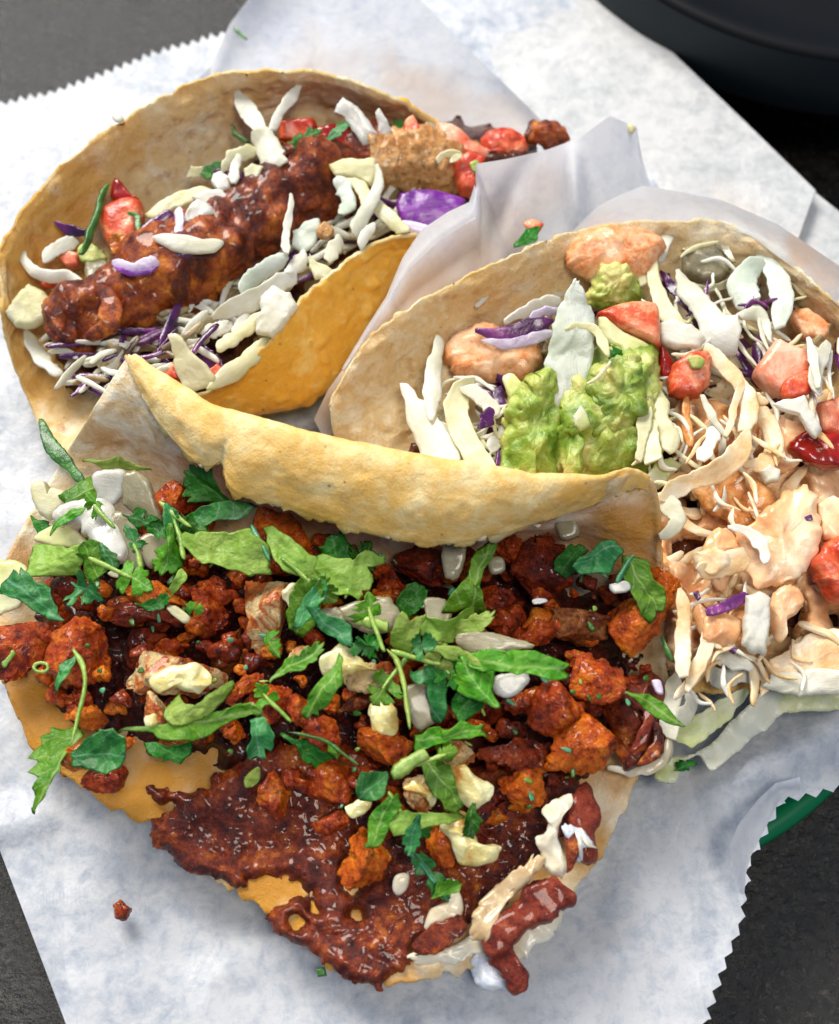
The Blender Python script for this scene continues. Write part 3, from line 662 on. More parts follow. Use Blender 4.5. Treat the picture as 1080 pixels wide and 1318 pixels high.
T1 = [
 [(2, 400, 3.4), (14, 455, 2.5), (40, 525, 1.6), (58, 565, 1.8), (76, 600, 2.3)],
 [(8, 305, 4.0), (50, 380, 2.6), (110, 470, 1.5), (160, 540, 1.8), (170, 520, 2.6)],
 [(108, 190, 4.5), (160, 280, 2.8), (220, 400, 1.5), (290, 530, 1.6), (256, 512, 3.0)],
 [(250, 106, 4.9), (300, 200, 3.0), (350, 330, 1.5), (400, 508, 1.7), (340, 446, 3.8)],
 [(330, 92, 5.0), (380, 160, 3.1), (420, 290, 1.6), (455, 455, 1.8), (385, 390, 4.0)],
 [(420, 96, 4.9), (450, 155, 3.1), (480, 260, 1.6), (498, 395, 1.9), (428, 346, 4.1)],
 [(500, 124, 4.4), (540, 165, 3.0), (590, 230, 1.7), (548, 322, 2.2), (485, 312, 4.1)],
 [(560, 160, 3.4), (600, 185, 2.4), (650, 210, 1.7), (610, 290, 2.2), (552, 296, 3.9)],
]
tortilla('golden corn tortilla of the fish taco at the back left', T1, M['tort_gold'], M['tort_beige'], n=180, m=150,
         spots=[(40, 290, 110, 0.75), (90, 220, 60, 0.7), (20, 470, 80, 0.6), (150, 170, 40, 0.5), (330, 95, 30, .35), (250, 115, 40, .4)], ragged=0.06, amp=0.05)
T2 = [
 [(424, 520, 3.0), (430, 560, 2.4), (450, 620, 1.7), (480, 700, 1.6)],
 [(470, 440, 3.8), (512, 520, 2.5), (600, 640, 1.5), (650, 760, 1.6)],
 [(560, 376, 4.2), (600, 470, 2.6), (680, 640, 1.5), (730, 800, 1.7)],
 [(650, 331, 4.4), (690, 430, 2.7), (760, 640, 1.5), (800, 840, 1.9)],
 [(745, 297, 4.4), (790, 410, 2.7), (840, 640, 1.5), (870, 880, 2.0)],
 [(850, 284, 4.3), (880, 400, 2.7), (920, 620, 1.5), (930, 893, 2.1)],
 [(960, 298, 4.2), (1000, 420, 2.7), (1030, 620, 1.5), (1000, 885, 2.1)],
 [(1080, 392, 4.0), (1110, 490, 2.6), (1130, 640, 1.5), (1080, 860, 2.0)],
 [(1180, 520, 3.6), (1190, 580, 2.6), (1200, 660, 1.6), (1160, 800, 2.0)],
]
tortilla('beige corn tortilla of the guacamole taco at the right', T2, M['tort_gold'], M['tort_beige'], n=180, m=130,
         spots=[(1050, 470, 60, 0.35), (640, 345, 60, 0.3), (950, 880, 80, 0.6)], ragged=0.06, amp=0.05)
# ------------------------------------------------------------------ filling of the near taco
def zm(x, y):
    return 3.15 - 1.35 * np.clip((np.asarray(y, float) - 850) / 300, 0, 1) - 0.6 * np.clip((130 - np.asarray(x, float)) / 130, 0, 1) - 0.5 * np.clip((np.asarray(x, float) - 740) / 120, 0, 1)
def cen(o):
    return np.mean(np.asarray(o, float), 0)
def crumble(v, f, seed, a=1.0, billow=False):
    # fibres and crumbs on the surface, pushed out along the normals
    n = np.zeros_like(v)
    for k in (3, 4):
        fa = np.array([x for x in f if len(x) == k])
        if len(fa):
            fn = np.cross(v[fa[:, 1]] - v[fa[:, 0]], v[fa[:, 2]] - v[fa[:, 0]])
            for j in range(k): np.add.at(n, fa[:, j], fn)
    n = unit(n); q = v * 3.2 + seed
    if billow:
        return v + n * (0.16 * np.abs(fbm(q * 0.75, seed, 3, 0.5)) + 0.05 * np.abs(fbm(q * 1.9, seed + 3, 2)))[:, None]
    d = 0.10 * (0.45 - np.abs(fbm(q * 0.9, seed, 4, 0.6))) + 0.022 * fbm(q * 3.4, seed + 3, 2) + 0.07 * fbm(q * 0.7, seed + 7, 2)
    return v + n * (d * a)[:, None]
def chop(v, k, seed, lo=0.34, hi=0.68):
    # flat knife cuts on the upper side
    g = random.Random(seed); c = v.mean(0); d = v - c; r = np.linalg.norm(d, axis=1).max(); w_ = unit(CAM - c)
    for i in range(k):
        n = unit(w_ * g.uniform(0.35, 1.0) + np.array([g.uniform(-1, 1), g.uniform(-1, 1), g.uniform(-.6, 1)]) * 0.8)
        s = d @ n; lim = s.max() * g.uniform(lo, hi)
        d = d - n * (np.maximum(s - lim, 0) * 0.9)[:, None]
    return c + d
GP = 'pork pieces heaped in the near taco'
def span(o):
    q = np.asarray(o, float); q = q - q.mean(0)
    ev = np.linalg.eigvalsh(q.T @ q / len(q)); return 2.6 * math.sqrt(max(ev[0], 1))   # short width in px
def pork(label, o, mat='pork_red', up=0.0, thick=None, amp=0.11, slope=None):
    c = cen(o); z = float(zm(*c)) + up; t = thick or px2cm(span(o), P(c[0], c[1], z)) * 0.9
    v, f, uv = pillow(o, z, slope or (rng.uniform(-.15, .15), rng.uniform(0.1, .5)), t, M=104, K=18, boxy=4, amp=amp, freq=1.7, edge=0.10)
    sd = rng.randrange(999)
    v = crumble(chop(v, 11, sd, 0.3, 0.62), f, sd, 0.42)
    return tag(mk('pork_piece', v, f, M[mat]), label, 'meat', GP)

# a dark bed coloured like the shade of the gaps, then loose crumbs
def bed_z(x, y):
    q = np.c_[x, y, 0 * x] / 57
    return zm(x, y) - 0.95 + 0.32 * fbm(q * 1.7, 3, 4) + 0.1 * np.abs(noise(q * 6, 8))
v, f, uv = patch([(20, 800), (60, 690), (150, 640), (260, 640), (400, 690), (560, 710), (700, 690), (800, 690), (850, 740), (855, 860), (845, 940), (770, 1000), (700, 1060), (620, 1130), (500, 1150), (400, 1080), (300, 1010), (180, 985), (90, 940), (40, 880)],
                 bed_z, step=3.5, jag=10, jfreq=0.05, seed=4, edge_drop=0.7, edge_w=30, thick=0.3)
tag(mk('minced_pork', v, f, M['pork_bed_shade']), 'dark minced pork bed with painted gap shade under the larger pieces of the near taco', 'meat', kind='stuff')

V, F, off = [], [], 0
poly_ = cr([(60, 830), (110, 720), (200, 650), (300, 690), (420, 700), (560, 715), (700, 700), (820, 710), (850, 800), (840, 900), (740, 990), (650, 1070), (520, 1090), (420, 1040), (320, 980), (200, 950), (90, 920)], 80, True)
n_ = 0
while n_ < 330:
    c = np.array([rng.uniform(40, 850), rng.uniform(650, 1090)])
    if not inside(c[None], poly_)[0]: continue
    n_ += 1; r = rng.uniform(6, 20)
    o = [tuple(c + r * rng.uniform(0.6, 1.3) * np.array([math.cos(a), math.sin(a) * 0.8])) for a in np.arange(7) / 7 * 2 * math.pi]
    v, f, uv = pillow(o, float(zm(*c)) - rng.uniform(-0.05, 0.45), (0, .25), px2cm(r, P(c[0], c[1], 3)) * 1.5, M=34, K=8, amp=0.07, freq=2.4)
    v = crumble(v, f, n_, 0.6)
    V.append(v); F += [tuple(i + off for i in x) for x in f]; off += len(v)
tag(mk('minced_pork', np.vstack(V), F, [M['pork_dark'], M['pork_red'], M['pork_orange'], M['pork_red']], mi=(np.array([x[0] for x in F]) // 512) % 4), 'small loose crumbs of dark red pork filling the gaps in the near taco', 'meat', kind='stuff')

# crisp cheese skirt
def crust_z(x, y):
    q = np.c_[x, y, 0 * x] / 57
    base = 1.56 + 0.55 * np.clip((1080 - y) / 110, 0, 1)
    return base + 0.07 * fbm(q * 1.5, 9, 4) + 0.02 * np.abs(fbm(q * 7, 19, 3))
crust = empty('cheese_crust', P(430, 1120, 1.6), 'dark red-brown crisp cheese skirt hanging over the front edge of the near taco', 'cheese')
HO = [[(448, 1116), (456, 1130), (462, 1146), (455, 1152), (446, 1140)], [(372, 1180), (385, 1178), (392, 1188), (380, 1197), (371, 1190)], [(424, 1134), (432, 1140), (430, 1150), (420, 1146)],
      [(400, 1150), (406, 1162), (411, 1174), (404, 1175), (398, 1160)], [(452, 1172), (464, 1174), (466, 1186), (456, 1184)], [(432, 1216), (440, 1220), (441, 1230), (434, 1228)], [(352, 1108), (362, 1112), (356, 1120)]]
HO = HO[:2] + HO[3:5]
v, f, uv = patch([(185, 1017), (207, 1011), (226, 1022), (262, 1012), (300, 985), (350, 960), (450, 960), (520, 990), (640, 985), (735, 1000), (735, 1060), (690, 1100), (655, 1150), (606, 1190), (575, 1196), (540, 1218), (526, 1240), (500, 1268), (470, 1266), (440, 1252), (405, 1228), (362, 1207), (345, 1187), (354, 1168), (390, 1150), (368, 1128), (340, 1128), (310, 1142), (276, 1132), (237, 1121), (216, 1098), (194, 1093), (194, 1066), (213, 1050), (222, 1038), (200, 1030)],
                 crust_z, step=2.6, jag=7, jfreq=0.09, holes=HO, seed=11, edge_drop=0.2, edge_w=14, thick=0.07, M=420)
mk('crust', v, f, M['crust'], crust)
def rib(name, label, cat, path, width, mat, group=None, z=None, parent=None, **kw):
    v, f, uv = ribbon(path, width, z=z, **kw)
    o = mk(name, v, f, M[mat], parent, uv=uv)
    return tag(o, label, cat, group) if parent is None else o
def pil(name, label, cat, o, z, mat, group=None, parent=None, slope=(0, 0.3), thick=0.5, **kw):
    v, f, uv = pillow(o, z, slope, thick, **kw)
    ob = mk(name, v, f, M[mat], parent, uv=uv)
    return tag(ob, label, cat, group) if parent is None else ob
GC = 'curled pieces of crisp cheese on the near taco'
t = empty('cheese_curl', P(690, 1200, 1.6), 'bent crisp red-brown cheese strip with white underside at the front tip of the crust', 'cheese', GC)
rib('crust', None, None, [(730, 1146, 2.1), (705, 1156, 2.2), (672, 1180, 2.1), (640, 1203, 2.0), (646, 1228, 1.9), (662, 1256, 1.7), (657, 1273, 1.5)], [34, 42, 46, 44, 36, 34, 24], 'crust_curl', parent=t, thick=0.34, n=60, amp=0.07, freq=2.2, K=20, boxy=3, taper=(.75, .6))
rib('cheese', None, None, [(720, 1166, 1.75), (690, 1195, 1.65), (660, 1218, 1.6), (640, 1240, 1.5)], [22, 30, 34, 30], 'cheese', parent=t, thick=0.25, n=40, amp=0.08, freq=2.5, K=16)
pil('cheese', None, None, [(610, 1225), (628, 1212), (645, 1230), (660, 1250), (655, 1272), (632, 1270), (612, 1258), (604, 1244)], 1.2, 'cheese_blue', parent=t, thick=0.5, amp=0.12, freq=2.5, M=72, K=12)
t = empty('cheese_curl', P(735, 1080, 2.2), 'upright crisp cheese fold with stretched white strands near the right tortilla rim', 'cheese', GC)
rib('crust', None, None, [(748, 1012, 2.5), (752, 1050, 2.55), (756, 1085, 2.45), (764, 1112, 2.3)], [34, 42, 34, 16], 'crust_curl', parent=t, thick=0.26, n=44, amp=0.05, K=18, twist=(20, 35), curl=0.25)
rib('crust', None, None, [(712, 1045, 2.5), (714, 1070, 2.5), (708, 1088, 2.4)], [12, 13, 8], 'crust_curl', parent=t, thick=0.2, n=24, amp=0.04)
rib('crust', None, None, [(733, 1062, 2.6), (738, 1085, 2.65), (737, 1105, 2.6), (733, 1124, 2.5)], [12, 14, 14, 7], 'crust', parent=t, thick=0.2, n=24, amp=0.04)
pil('cheese', None, None, [(738, 1024), (722, 1028), (706, 1034), (698, 1046), (706, 1060), (700, 1074), (688, 1082), (694, 1098), (704, 1116), (716, 1132), (732, 1126), (728, 1100), (718, 1080), (722, 1056), (730, 1042)], 2.55, 'cheese', parent=t, thick=0.22, amp=0.07, freq=2.4, M=110, K=12, boxy=5, edge=0.05, slope=(0, .5), center=(712, 1070))
pil('cheese', None, None, [(724, 1060), (738, 1064), (756, 1072), (766, 1090), (752, 1092), (748, 1108), (738, 1112), (734, 1090)], 2.6, 'cheese_blue', parent=t, thick=0.14, amp=0.06, M=70, K=8, boxy=6, edge=0.1, slope=(0, .4))
rib('cheese', None, None, [(748, 1066, 2.75), (756, 1086, 2.77), (769, 1091, 2.65)], [4, 4, 2], 'cheese', parent=t, thick=0.05, n=24, amp=0.02)
rib('cheese', None, None, [(740, 1068, 2.75), (746, 1086, 2.8), (744, 1106, 2.6)], [3, 5, 3], 'cheese', parent=t, thick=0.05, n=24, amp=0.03)
t = empty('cheese_curl', P(560, 1205, 1.7), 'narrow dark curl of crisp cheese lying along the front edge of the near taco', 'cheese', GC)
rib('crust', None, None, [(532, 1222, 1.8), (560, 1212, 1.95), (585, 1196, 2.05), (600, 1186, 2.0)], [20, 26, 30, 18], 'crust', parent=t, thick=0.25, n=40, amp=0.07, K=18)
t = empty('cheese_curl', P(830, 930, 2.4), 'glossy maroon cheese lobe with cream rim at the right edge of the near taco', 'cheese', GC)
pil('crust', None, None, [(770, 880), (820, 862), (850, 880), (857, 930), (852, 965), (838, 985), (812, 985), (785, 965), (790, 930)], 2.35, 'crust', parent=t, thick=0.5, amp=0.14, freq=1.8, M=90, K=16)
rib('crust', None, None, [(826, 925, 2.7), (846, 940, 2.8), (842, 968, 2.75), (822, 984, 2.65)], [10, 14, 14, 8], 'crust', parent=t, thick=0.22, n=36, amp=0.03)
rib('crust', None, None, [(812, 905, 2.75), (836, 915, 2.85), (828, 950, 2.8), (812, 968, 2.7)], [9, 11, 12, 8], 'crust_curl', parent=t, thick=0.2, n=36, amp=0.03)
rib('cheese', None, None, [(862, 945, 2.3), (858, 972, 2.25), (838, 988, 2.15), (812, 992, 2.05), (780, 988, 1.95)], [8, 10, 14, 12, 10], 'cheese', parent=t, thick=0.2, n=40, amp=0.05)
pil('melted_cheese', 'greyish translucent melted cheese between the crust and the bent front strip', 'cheese', [(696, 1098), (704, 1108), (690, 1125), (668, 1148), (650, 1170), (640, 1195), (622, 1210), (604, 1206), (610, 1180), (628, 1156), (650, 1130), (674, 1108)], 2.2, 'cheese_grey', GC, thick=0.2, amp=0.1, M=90, K=12, boxy=5, edge=0.12, center=(652, 1155), slope=(0, .2))
pil('melted_cheese', 'white melted cheese squeezed out under the narrow dark curl at the front edge', 'cheese', [(524, 1238), (545, 1228), (580, 1216), (612, 1200), (632, 1196), (634, 1212), (608, 1228), (570, 1240), (540, 1246)], 1.6, 'cheese', GC, thick=0.2, amp=0.1, freq=2.2, M=90, K=10, boxy=5, edge=0.15)
pil('melted_cheese', 'pale yellow pool of melted cheese in the front of the cheese skirt', 'cheese', [(545, 1192), (552, 1170), (575, 1158), (586, 1130), (592, 1150), (590, 1180), (570, 1198), (555, 1204)], 1.95, 'cheese', GC, thick=0.3, amp=0.08, M=56, K=10)
pil('melted_cheese', 'small pale blob of cheese on the dark crust below the orange pork lump', 'cheese', [(508, 1130), (518, 1124), (528, 1128), (524, 1145), (512, 1154), (506, 1146)], 2.0, 'cheese', GC, thick=0.15, amp=0.03, M=30, K=6)

# ---- pork, listed from the left tip to the right end
pork('broad rust-red pork slice at the far left tip of the near taco', [(-6, 792), (40, 784), (82, 800), (62, 838), (40, 868), (20, 873), (-6, 872)], 'pork_red', 0.0)
pork('plump red pork piece beside the far left slice with a bent cilantro stem on it', [(42, 848), (75, 806), (110, 784), (138, 799), (143, 850), (128, 880), (95, 886), (68, 866)], 'pork_red', 0.25)
pork('dark pork slice under the long orange slice at left', [(150, 815), (205, 805), (218, 835), (190, 858), (160, 852)], 'pork_dark', -0.3)
pork('lower long pork slice of the stacked pair at left', [(110, 773), (180, 778), (265, 782), (287, 800), (270, 820), (215, 797), (150, 805), (112, 792)], 'pork_dark', 0.3)
pork('upper long orange pork slice of the stacked pair at left', [(112, 744), (150, 736), (200, 744), (270, 757), (284, 772), (230, 779), (172, 774), (118, 766)], 'pork_orange', 0.55, 0.4)
pork('pork piece hidden behind the stacked slices on the right end', [(250, 760), (290, 765), (295, 800), (268, 815), (248, 800)], 'pork_red', 0.2)
pork('brown cream-streaked pork slice pointing left in the middle of the left heap', [(133, 872), (175, 845), (225, 828), (250, 834), (275, 855), (302, 875), (295, 897), (250, 902), (200, 897), (160, 892)], 'pork_cream', 0.3)
pork('orange pork lump above the left front rim of the tortilla', [(78, 912), (110, 890), (140, 905), (145, 925), (125, 942), (95, 936), (76, 926)], 'pork_orange', 0.0)
pork('small red pork crumb behind the plump left piece', [(92, 882), (112, 878), (120, 898), (100, 906)], 'pork_red', 0.0)
pork('pinkish-orange pork crumb wrapped by the left cilantro leaf', [(95, 962), (115, 940), (133, 946), (128, 965), (110, 977), (98, 993), (75, 995), (67, 980), (85, 965)], 'pork_orange', 0.2)
pork('knobbly pork crumb lying lowest on the bare yellow tortilla at left', [(103, 990), (140, 988), (174, 987), (172, 1010), (145, 1023), (113, 1012)], 'pork_red', -0.1)
pork('pale cream-coated pork nugget above the long curved cilantro leaf', [(177, 905), (200, 886), (215, 898), (217, 925), (205, 942), (185, 937)], 'pork_cream', 0.5)
pork('grey-tipped pork nugget peeking out below the long curved cilantro leaf', [(198, 945), (225, 940), (245, 950), (240, 965), (215, 972), (200, 962)], 'pork_cream', 0.15)
pork('small round orange pork crumb under the long curved cilantro leaf', [(155, 948), (170, 945), (178, 958), (165, 970), (154, 962)], 'pork_orange', 0.1)
pork('orange pork crumb beside the drooping teal cilantro tip', [(288, 925), (310, 919), (320, 945), (310, 966), (290, 957), (282, 940)], 'pork_orange', 0.15)
pork('bright red ring-shaped pork piece under the torn corner of the curled tortilla', [(184, 622), (202, 609), (228, 614), (258, 620), (264, 642), (240, 658), (215, 674), (190, 652)], 'pork_red', 0.3)
pork('dark pork scrap between the ring-shaped piece and the torn tortilla corner', [(222, 630), (250, 620), (275, 640), (262, 662), (235, 660)], 'pork_dark', 0.15)
pork('brown pork piece tucked under the curled tortilla above the pale cilantro leaf', [(296, 682), (335, 656), (380, 664), (423, 680), (420, 702), (400, 714), (350, 700), (310, 696)], 'pork_orange', 0.15)
pork('large glistening cream-coated pork chunk in the middle of the heap', [(296, 735), (320, 738), (360, 745), (396, 756), (391, 790), (366, 815), (346, 852), (320, 842), (313, 795), (302, 760)], 'pork_cream', 0.55)
pork('pork piece low in the gap left of the cream-coated chunk', [(265, 815), (310, 800), (325, 840), (300, 865), (268, 850)], 'pork_brown', -0.1)
pork('slim bright red pork sliver beside the cream-streaked slice', [(290, 905), (300, 872), (335, 857), (352, 872), (322, 890), (298, 912)], 'pork_red', 0.35)
pork('rounded red pork piece in the middle above the teal cilantro tip', [(316, 890), (340, 874), (370, 880), (376, 905), (360, 927), (335, 927), (317, 907)], 'pork_red', 0.45)
pork('small glossy pork piece right of the rounded red one', [(361, 905), (385, 890), (402, 895), (397, 927), (374, 932)], 'pork_red', 0.5)
pork('flat red pork piece below the tilted bright green leaf strip', [(376, 935), (410, 919), (442, 920), (452, 942), (446, 957), (415, 957), (384, 947)], 'pork_red', 0.45)
pork('large bright orange pork lump in the centre front with a pale green stem on it', [(438, 925), (475, 918), (486, 935), (482, 950), (510, 943), (535, 950), (531, 970), (510, 987), (475, 994), (461, 985), (453, 960)], 'pork_orange', 0.7)
pork('small creamy pork piece left of the tilted bright green leaf strip', [(370, 842), (395, 828), (402, 838), (391, 862), (374, 867)], 'pork_cream', 0.55)
pork('cream-topped orange pork piece right of the tilted bright green leaf strip', [(428, 870), (460, 848), (497, 850), (510, 868), (496, 883), (460, 888)], 'pork_cream', 0.6)
pork('brown creamy pork piece below the cream-topped orange one', [(420, 890), (470, 885), (500, 890), (495, 915), (450, 918), (422, 910)], 'pork_brown', 0.4)
pork('knobbly pork piece standing on the dark crust left of the big glossy one', [(330, 1030), (345, 1000), (370, 983), (387, 998), (376, 1030), (371, 1062), (345, 1057), (331, 1042)], 'pork_red', 0.0)
pork('big glossy dark red pork lump on the crust below the orange centre lump', [(386, 1000), (420, 978), (456, 983), (473, 1010), (457, 1037), (415, 1043), (388, 1030)], 'pork_red', 0.15)
pork('small pork crumb on the dark crust below the big glossy lump', [(393, 1066), (420, 1044), (447, 1034), (447, 1055), (425, 1077), (405, 1077)], 'pork_red', 0.15)
pork('long bright orange pork lump lying lowest on the front of the crust', [(435, 1127), (449, 1100), (445, 1070), (465, 1055), (500, 1055), (512, 1080), (522, 1095), (507, 1122), (480, 1142), (449, 1147)], 'pork_orange', 0.3)
pork('round bright red pork crumb among the pale salsa drops at the front', [(541, 1076), (565, 1059), (587, 1075), (594, 1105), (575, 1117), (553, 1107)], 'pork_orange', 0.45)
pork('cream-smeared pork piece left of the broad green leaf at the front', [(518, 1010), (545, 998), (557, 1015), (567, 1040), (545, 1052), (528, 1032)], 'pork_cream', 0.35)
pork('dark red pork piece under the curled tortilla in the middle', [(498, 712), (540, 698), (577, 715), (577, 742), (545, 757), (513, 746)], 'pork_dark', 0.1)
pork('small red pork scrap right of the scalloped cilantro leaf', [(488, 727), (510, 735), (527, 760), (500, 772), (483, 756)], 'pork_red', -0.05)
pork('pork piece under the curled tortilla left of the dark green strip', [(440, 690), (480, 700), (490, 730), (450, 735), (432, 715)], 'pork_brown', -0.2)
pork('red pork piece right of the dark green cut strip', [(618, 747), (650, 740), (668, 765), (650, 782), (623, 787)], 'pork_red', 0.1)
pork('glossy pork knob under the curled tortilla right of the dark green strip', [(638, 692), (665, 680), (682, 690), (677, 722), (660, 734), (638, 722)], 'pork_red', 0.2)
pork('large glossy dark red pork piece hanging under the right half of the curled tortilla', [(678, 688), (705, 670), (717, 690), (724, 720), (729, 757), (706, 773), (680, 767), (654, 742), (667, 715)], 'pork_dark', 0.5)
pork('flat red pork piece under the large glossy one at right', [(622, 787), (665, 774), (693, 785), (682, 812), (650, 820), (628, 807)], 'pork_red', 0.15)
pork('small red pork crumb above the tip of the long green leaf', [(658, 817), (700, 799), (715, 815), (712, 832), (685, 834)], 'pork_red', 0.2)
pork('brown glistening pork chunk between the glossy piece and the orange slab at right', [(710, 782), (735, 748), (772, 760), (782, 800), (772, 837), (735, 842), (713, 822)], 'pork_brown', 0.3)
pork('big orange-red pork slab at the right under the hanging cilantro leaf', [(766, 760), (800, 748), (837, 775), (857, 800), (847, 830), (826, 850), (805, 847), (788, 812), (773, 787)], 'pork_orange', 0.75)
pork('orange pork tip sticking out to the right towards the sauced slaw', [(832, 735), (868, 732), (885, 748), (866, 772), (857, 802), (840, 785)], 'pork_orange', 0.6)
pork('red pork piece at the right between the brown chunk and the crust lobe', [(732, 845), (770, 838), (800, 860), (803, 890), (770, 907), (743, 897), (733, 872)], 'pork_red', 0.45)
pork('large grainy red pork piece right of the long green leaf', [(676, 872), (720, 863), (748, 880), (748, 910), (732, 942), (700, 950), (673, 932), (669, 897)], 'pork_red', 0.6)
pork('orange fibrous pork piece at the lower right above the cheese curls', [(718, 935), (760, 903), (792, 898), (811, 930), (802, 962), (770, 992), (735, 993), (707, 985), (713, 955)], 'pork_orange', 0.65)
pork('flattened dark pork piece left of the orange fibrous one', [(625, 957), (665, 948), (708, 958), (708, 977), (680, 988), (645, 988), (621, 972)], 'pork_dark', 0.4)
pork('orange pork piece right of the salsa drops at the front', [(638, 997), (680, 988), (703, 1010), (692, 1032), (660, 1037), (638, 1017)], 'pork_orange', 0.3)
pork('narrow dark red pork piece against the front salsa drop', [(603, 1022), (620, 1008), (643, 1030), (637, 1052), (618, 1057)], 'pork_dark', 0.35)
pork('small red pork piece beside the pale onion end at right', [(646, 902), (675, 888), (685, 915), (660, 924)], 'pork_red', 0.35)
pork('slanted dark red pork sliver against the inner right wall of the near tortilla', [(748, 676), (785, 660), (812, 655), (815, 672), (795, 698), (760, 702)], 'pork_dark', 0.35, 0.3)
pork('small reddish pork piece under the left cilantro cluster', [(85, 730), (110, 715), (118, 740), (100, 752)], 'pork_dark', 0.1)
pork('narrow rust-red pork sliver right of the teal leaf fan at left', [(56, 750), (72, 745), (88, 775), (82, 795), (66, 785)], 'pork_red', 0.1)
pork('grey-brown pork piece at the bottom of the gap right of centre', [(600, 880), (640, 870), (660, 900), (630, 930), (600, 920)], 'pork_dark', -0.2)
pork('creamy orange pork scrap under the front green sprig', [(548, 952), (590, 955), (620, 975), (600, 990), (560, 985)], 'pork_cream', 0.35)

# loose crumb on the paper
v, f, uv = pillow([(146, 1166), (157, 1159), (168, 1170), (166, 1183), (155, 1188), (147, 1180)], 0.72, (0, 0.2), 0.32, M=48, K=9, amp=0.06, freq=4)
tag(mk('pork_crumb', v, f, M['pork_red']), 'single pork crumb lying alone on the white paper at lower left', 'meat')

# ---- pale salsa cream
GS = 'pale creamy salsa drops on the near taco'
def cream(label, o, up=0.6, thick=0.3, **kw):
    c = cen(o)
    pil('salsa_drop', label, 'sauce', o, float(zm(*c)) + up, 'cream', GS, thick=thick, amp=0.09, freq=2.2, M=64, K=10, **kw)
cream('yellowish cream smear on the slice pointing left', [(196, 868), (240, 852), (264, 862), (272, 880), (255, 893), (228, 880), (205, 888)], 0.72, 0.22)
cream('cream patch on the small nugget above the long curved leaf', [(186, 920), (200, 915), (206, 930), (195, 938), (185, 932)], 0.85, 0.15)
cream('cream patch under the tilted bright green leaf strip', [(412, 850), (440, 828), (468, 848), (480, 862), (450, 872), (425, 880)], 0.72, 0.25)
cream('cream drop below the orange-topped piece in the centre', [(472, 905), (495, 895), (512, 915), (508, 942), (488, 944), (478, 925)], 0.6, 0.3)
cream('cream drop beside the broad green leaf at the front', [(572, 985), (600, 983), (620, 1000), (638, 1012), (613, 1038), (590, 1032), (578, 1008)], 0.6, 0.4)
cream('lowest pale green salsa drop with a pointed right end at the front', [(572, 1062), (592, 1048), (606, 1062), (612, 1082), (643, 1090), (640, 1104), (612, 1112), (590, 1107), (580, 1085)], 0.55, 0.35)
cream('white cream spot on the front pork piece left of the broad leaf', [(522, 1008), (540, 1000), (550, 1010), (562, 1036), (552, 1042), (536, 1020)], 0.6, 0.16)
cream('grainy yellow crumb of cream above the lowest orange lump', [(443, 1034), (458, 1028), (474, 1034), (470, 1046), (452, 1049)], 0.55, 0.2)
cream('white cream fleck on the big central chunk', [(365, 758), (385, 752), (396, 765), (380, 785), (368, 775)], 0.85, 0.15)
# ------------------------------------------------------------------ cilantro and onion on the near taco
TEMPL = {
 'fan': [(0, -.05), (.3, -.22), (.46, -.42), (.58, -.52), (.63, -.38), (.72, -.45), (.80, -.42), (.80, -.28), (.9, -.28), (.95, -.18), (.91, -.08), (1, -.05), (1, .06), (.91, .10), (.95, .22), (.86, .3), (.79, .28), (.79, .43), (.68, .46), (.62, .36), (.55, .5), (.44, .38), (.3, .2), (0, .05)],
 'lobe': [(0, -.04), (.12, -.06), (.18, -.3), (.26, -.5), (.36, -.42), (.42, -.52), (.52, -.46), (.52, -.3), (.5, -.17), (.6, -.13), (.66, -.3), (.76, -.32), (.8, -.2), (.88, -.22), (.95, -.1), (1, 0), (.95, .12), (.87, .2), (.79, .18), (.75, .3), (.65, .28), (.6, .13), (.5, .17), (.54, .32), (.5, .5), (.4, .46), (.34, .38), (.26, .5), (.17, .3), (.12, .06), (0, .04)],
 'strip': [(0, -.35), (.2, -.5), (.5, -.48), (.75, -.5), (.88, -.44), (.86, -.24), (.97, -.18), (1, .05), (.92, .16), (.98, .34), (.82, .46), (.5, .5), (.2, .48), (0, .3)],
 'sprig': [(0, -.02), (.14, -.03), (.2, -.14), (.16, -.3), (.24, -.42), (.32, -.36), (.36, -.48), (.46, -.44), (.46, -.3), (.40, -.16), (.36, -.05), (.5, -.05), (.58, -.16), (.56, -.3), (.64, -.4), (.71, -.3), (.78, -.36), (.84, -.24), (.8, -.14), (.9, -.16), (.96, -.06), (1, 0), (.96, .08), (.9, .16), (.82, .15), (.83, .28), (.76, .36), (.7, .29), (.62, .38), (.56, .28), (.58, .15), (.5, .05), (.36, .06), (.4, .18), (.46, .32), (.44, .46), (.35, .46), (.31, .36), (.22, .42), (.16, .3), (.2, .13), (.14, .03), (0, .02)],
 'blade': [(0, -.12), (.2, -.4), (.45, -.5), (.7, -.4), (.9, -.18), (1, 0), (.9, .2), (.7, .42), (.45, .5), (.2, .36), (0, .12)]}
GL = 'chopped cilantro on the near taco'
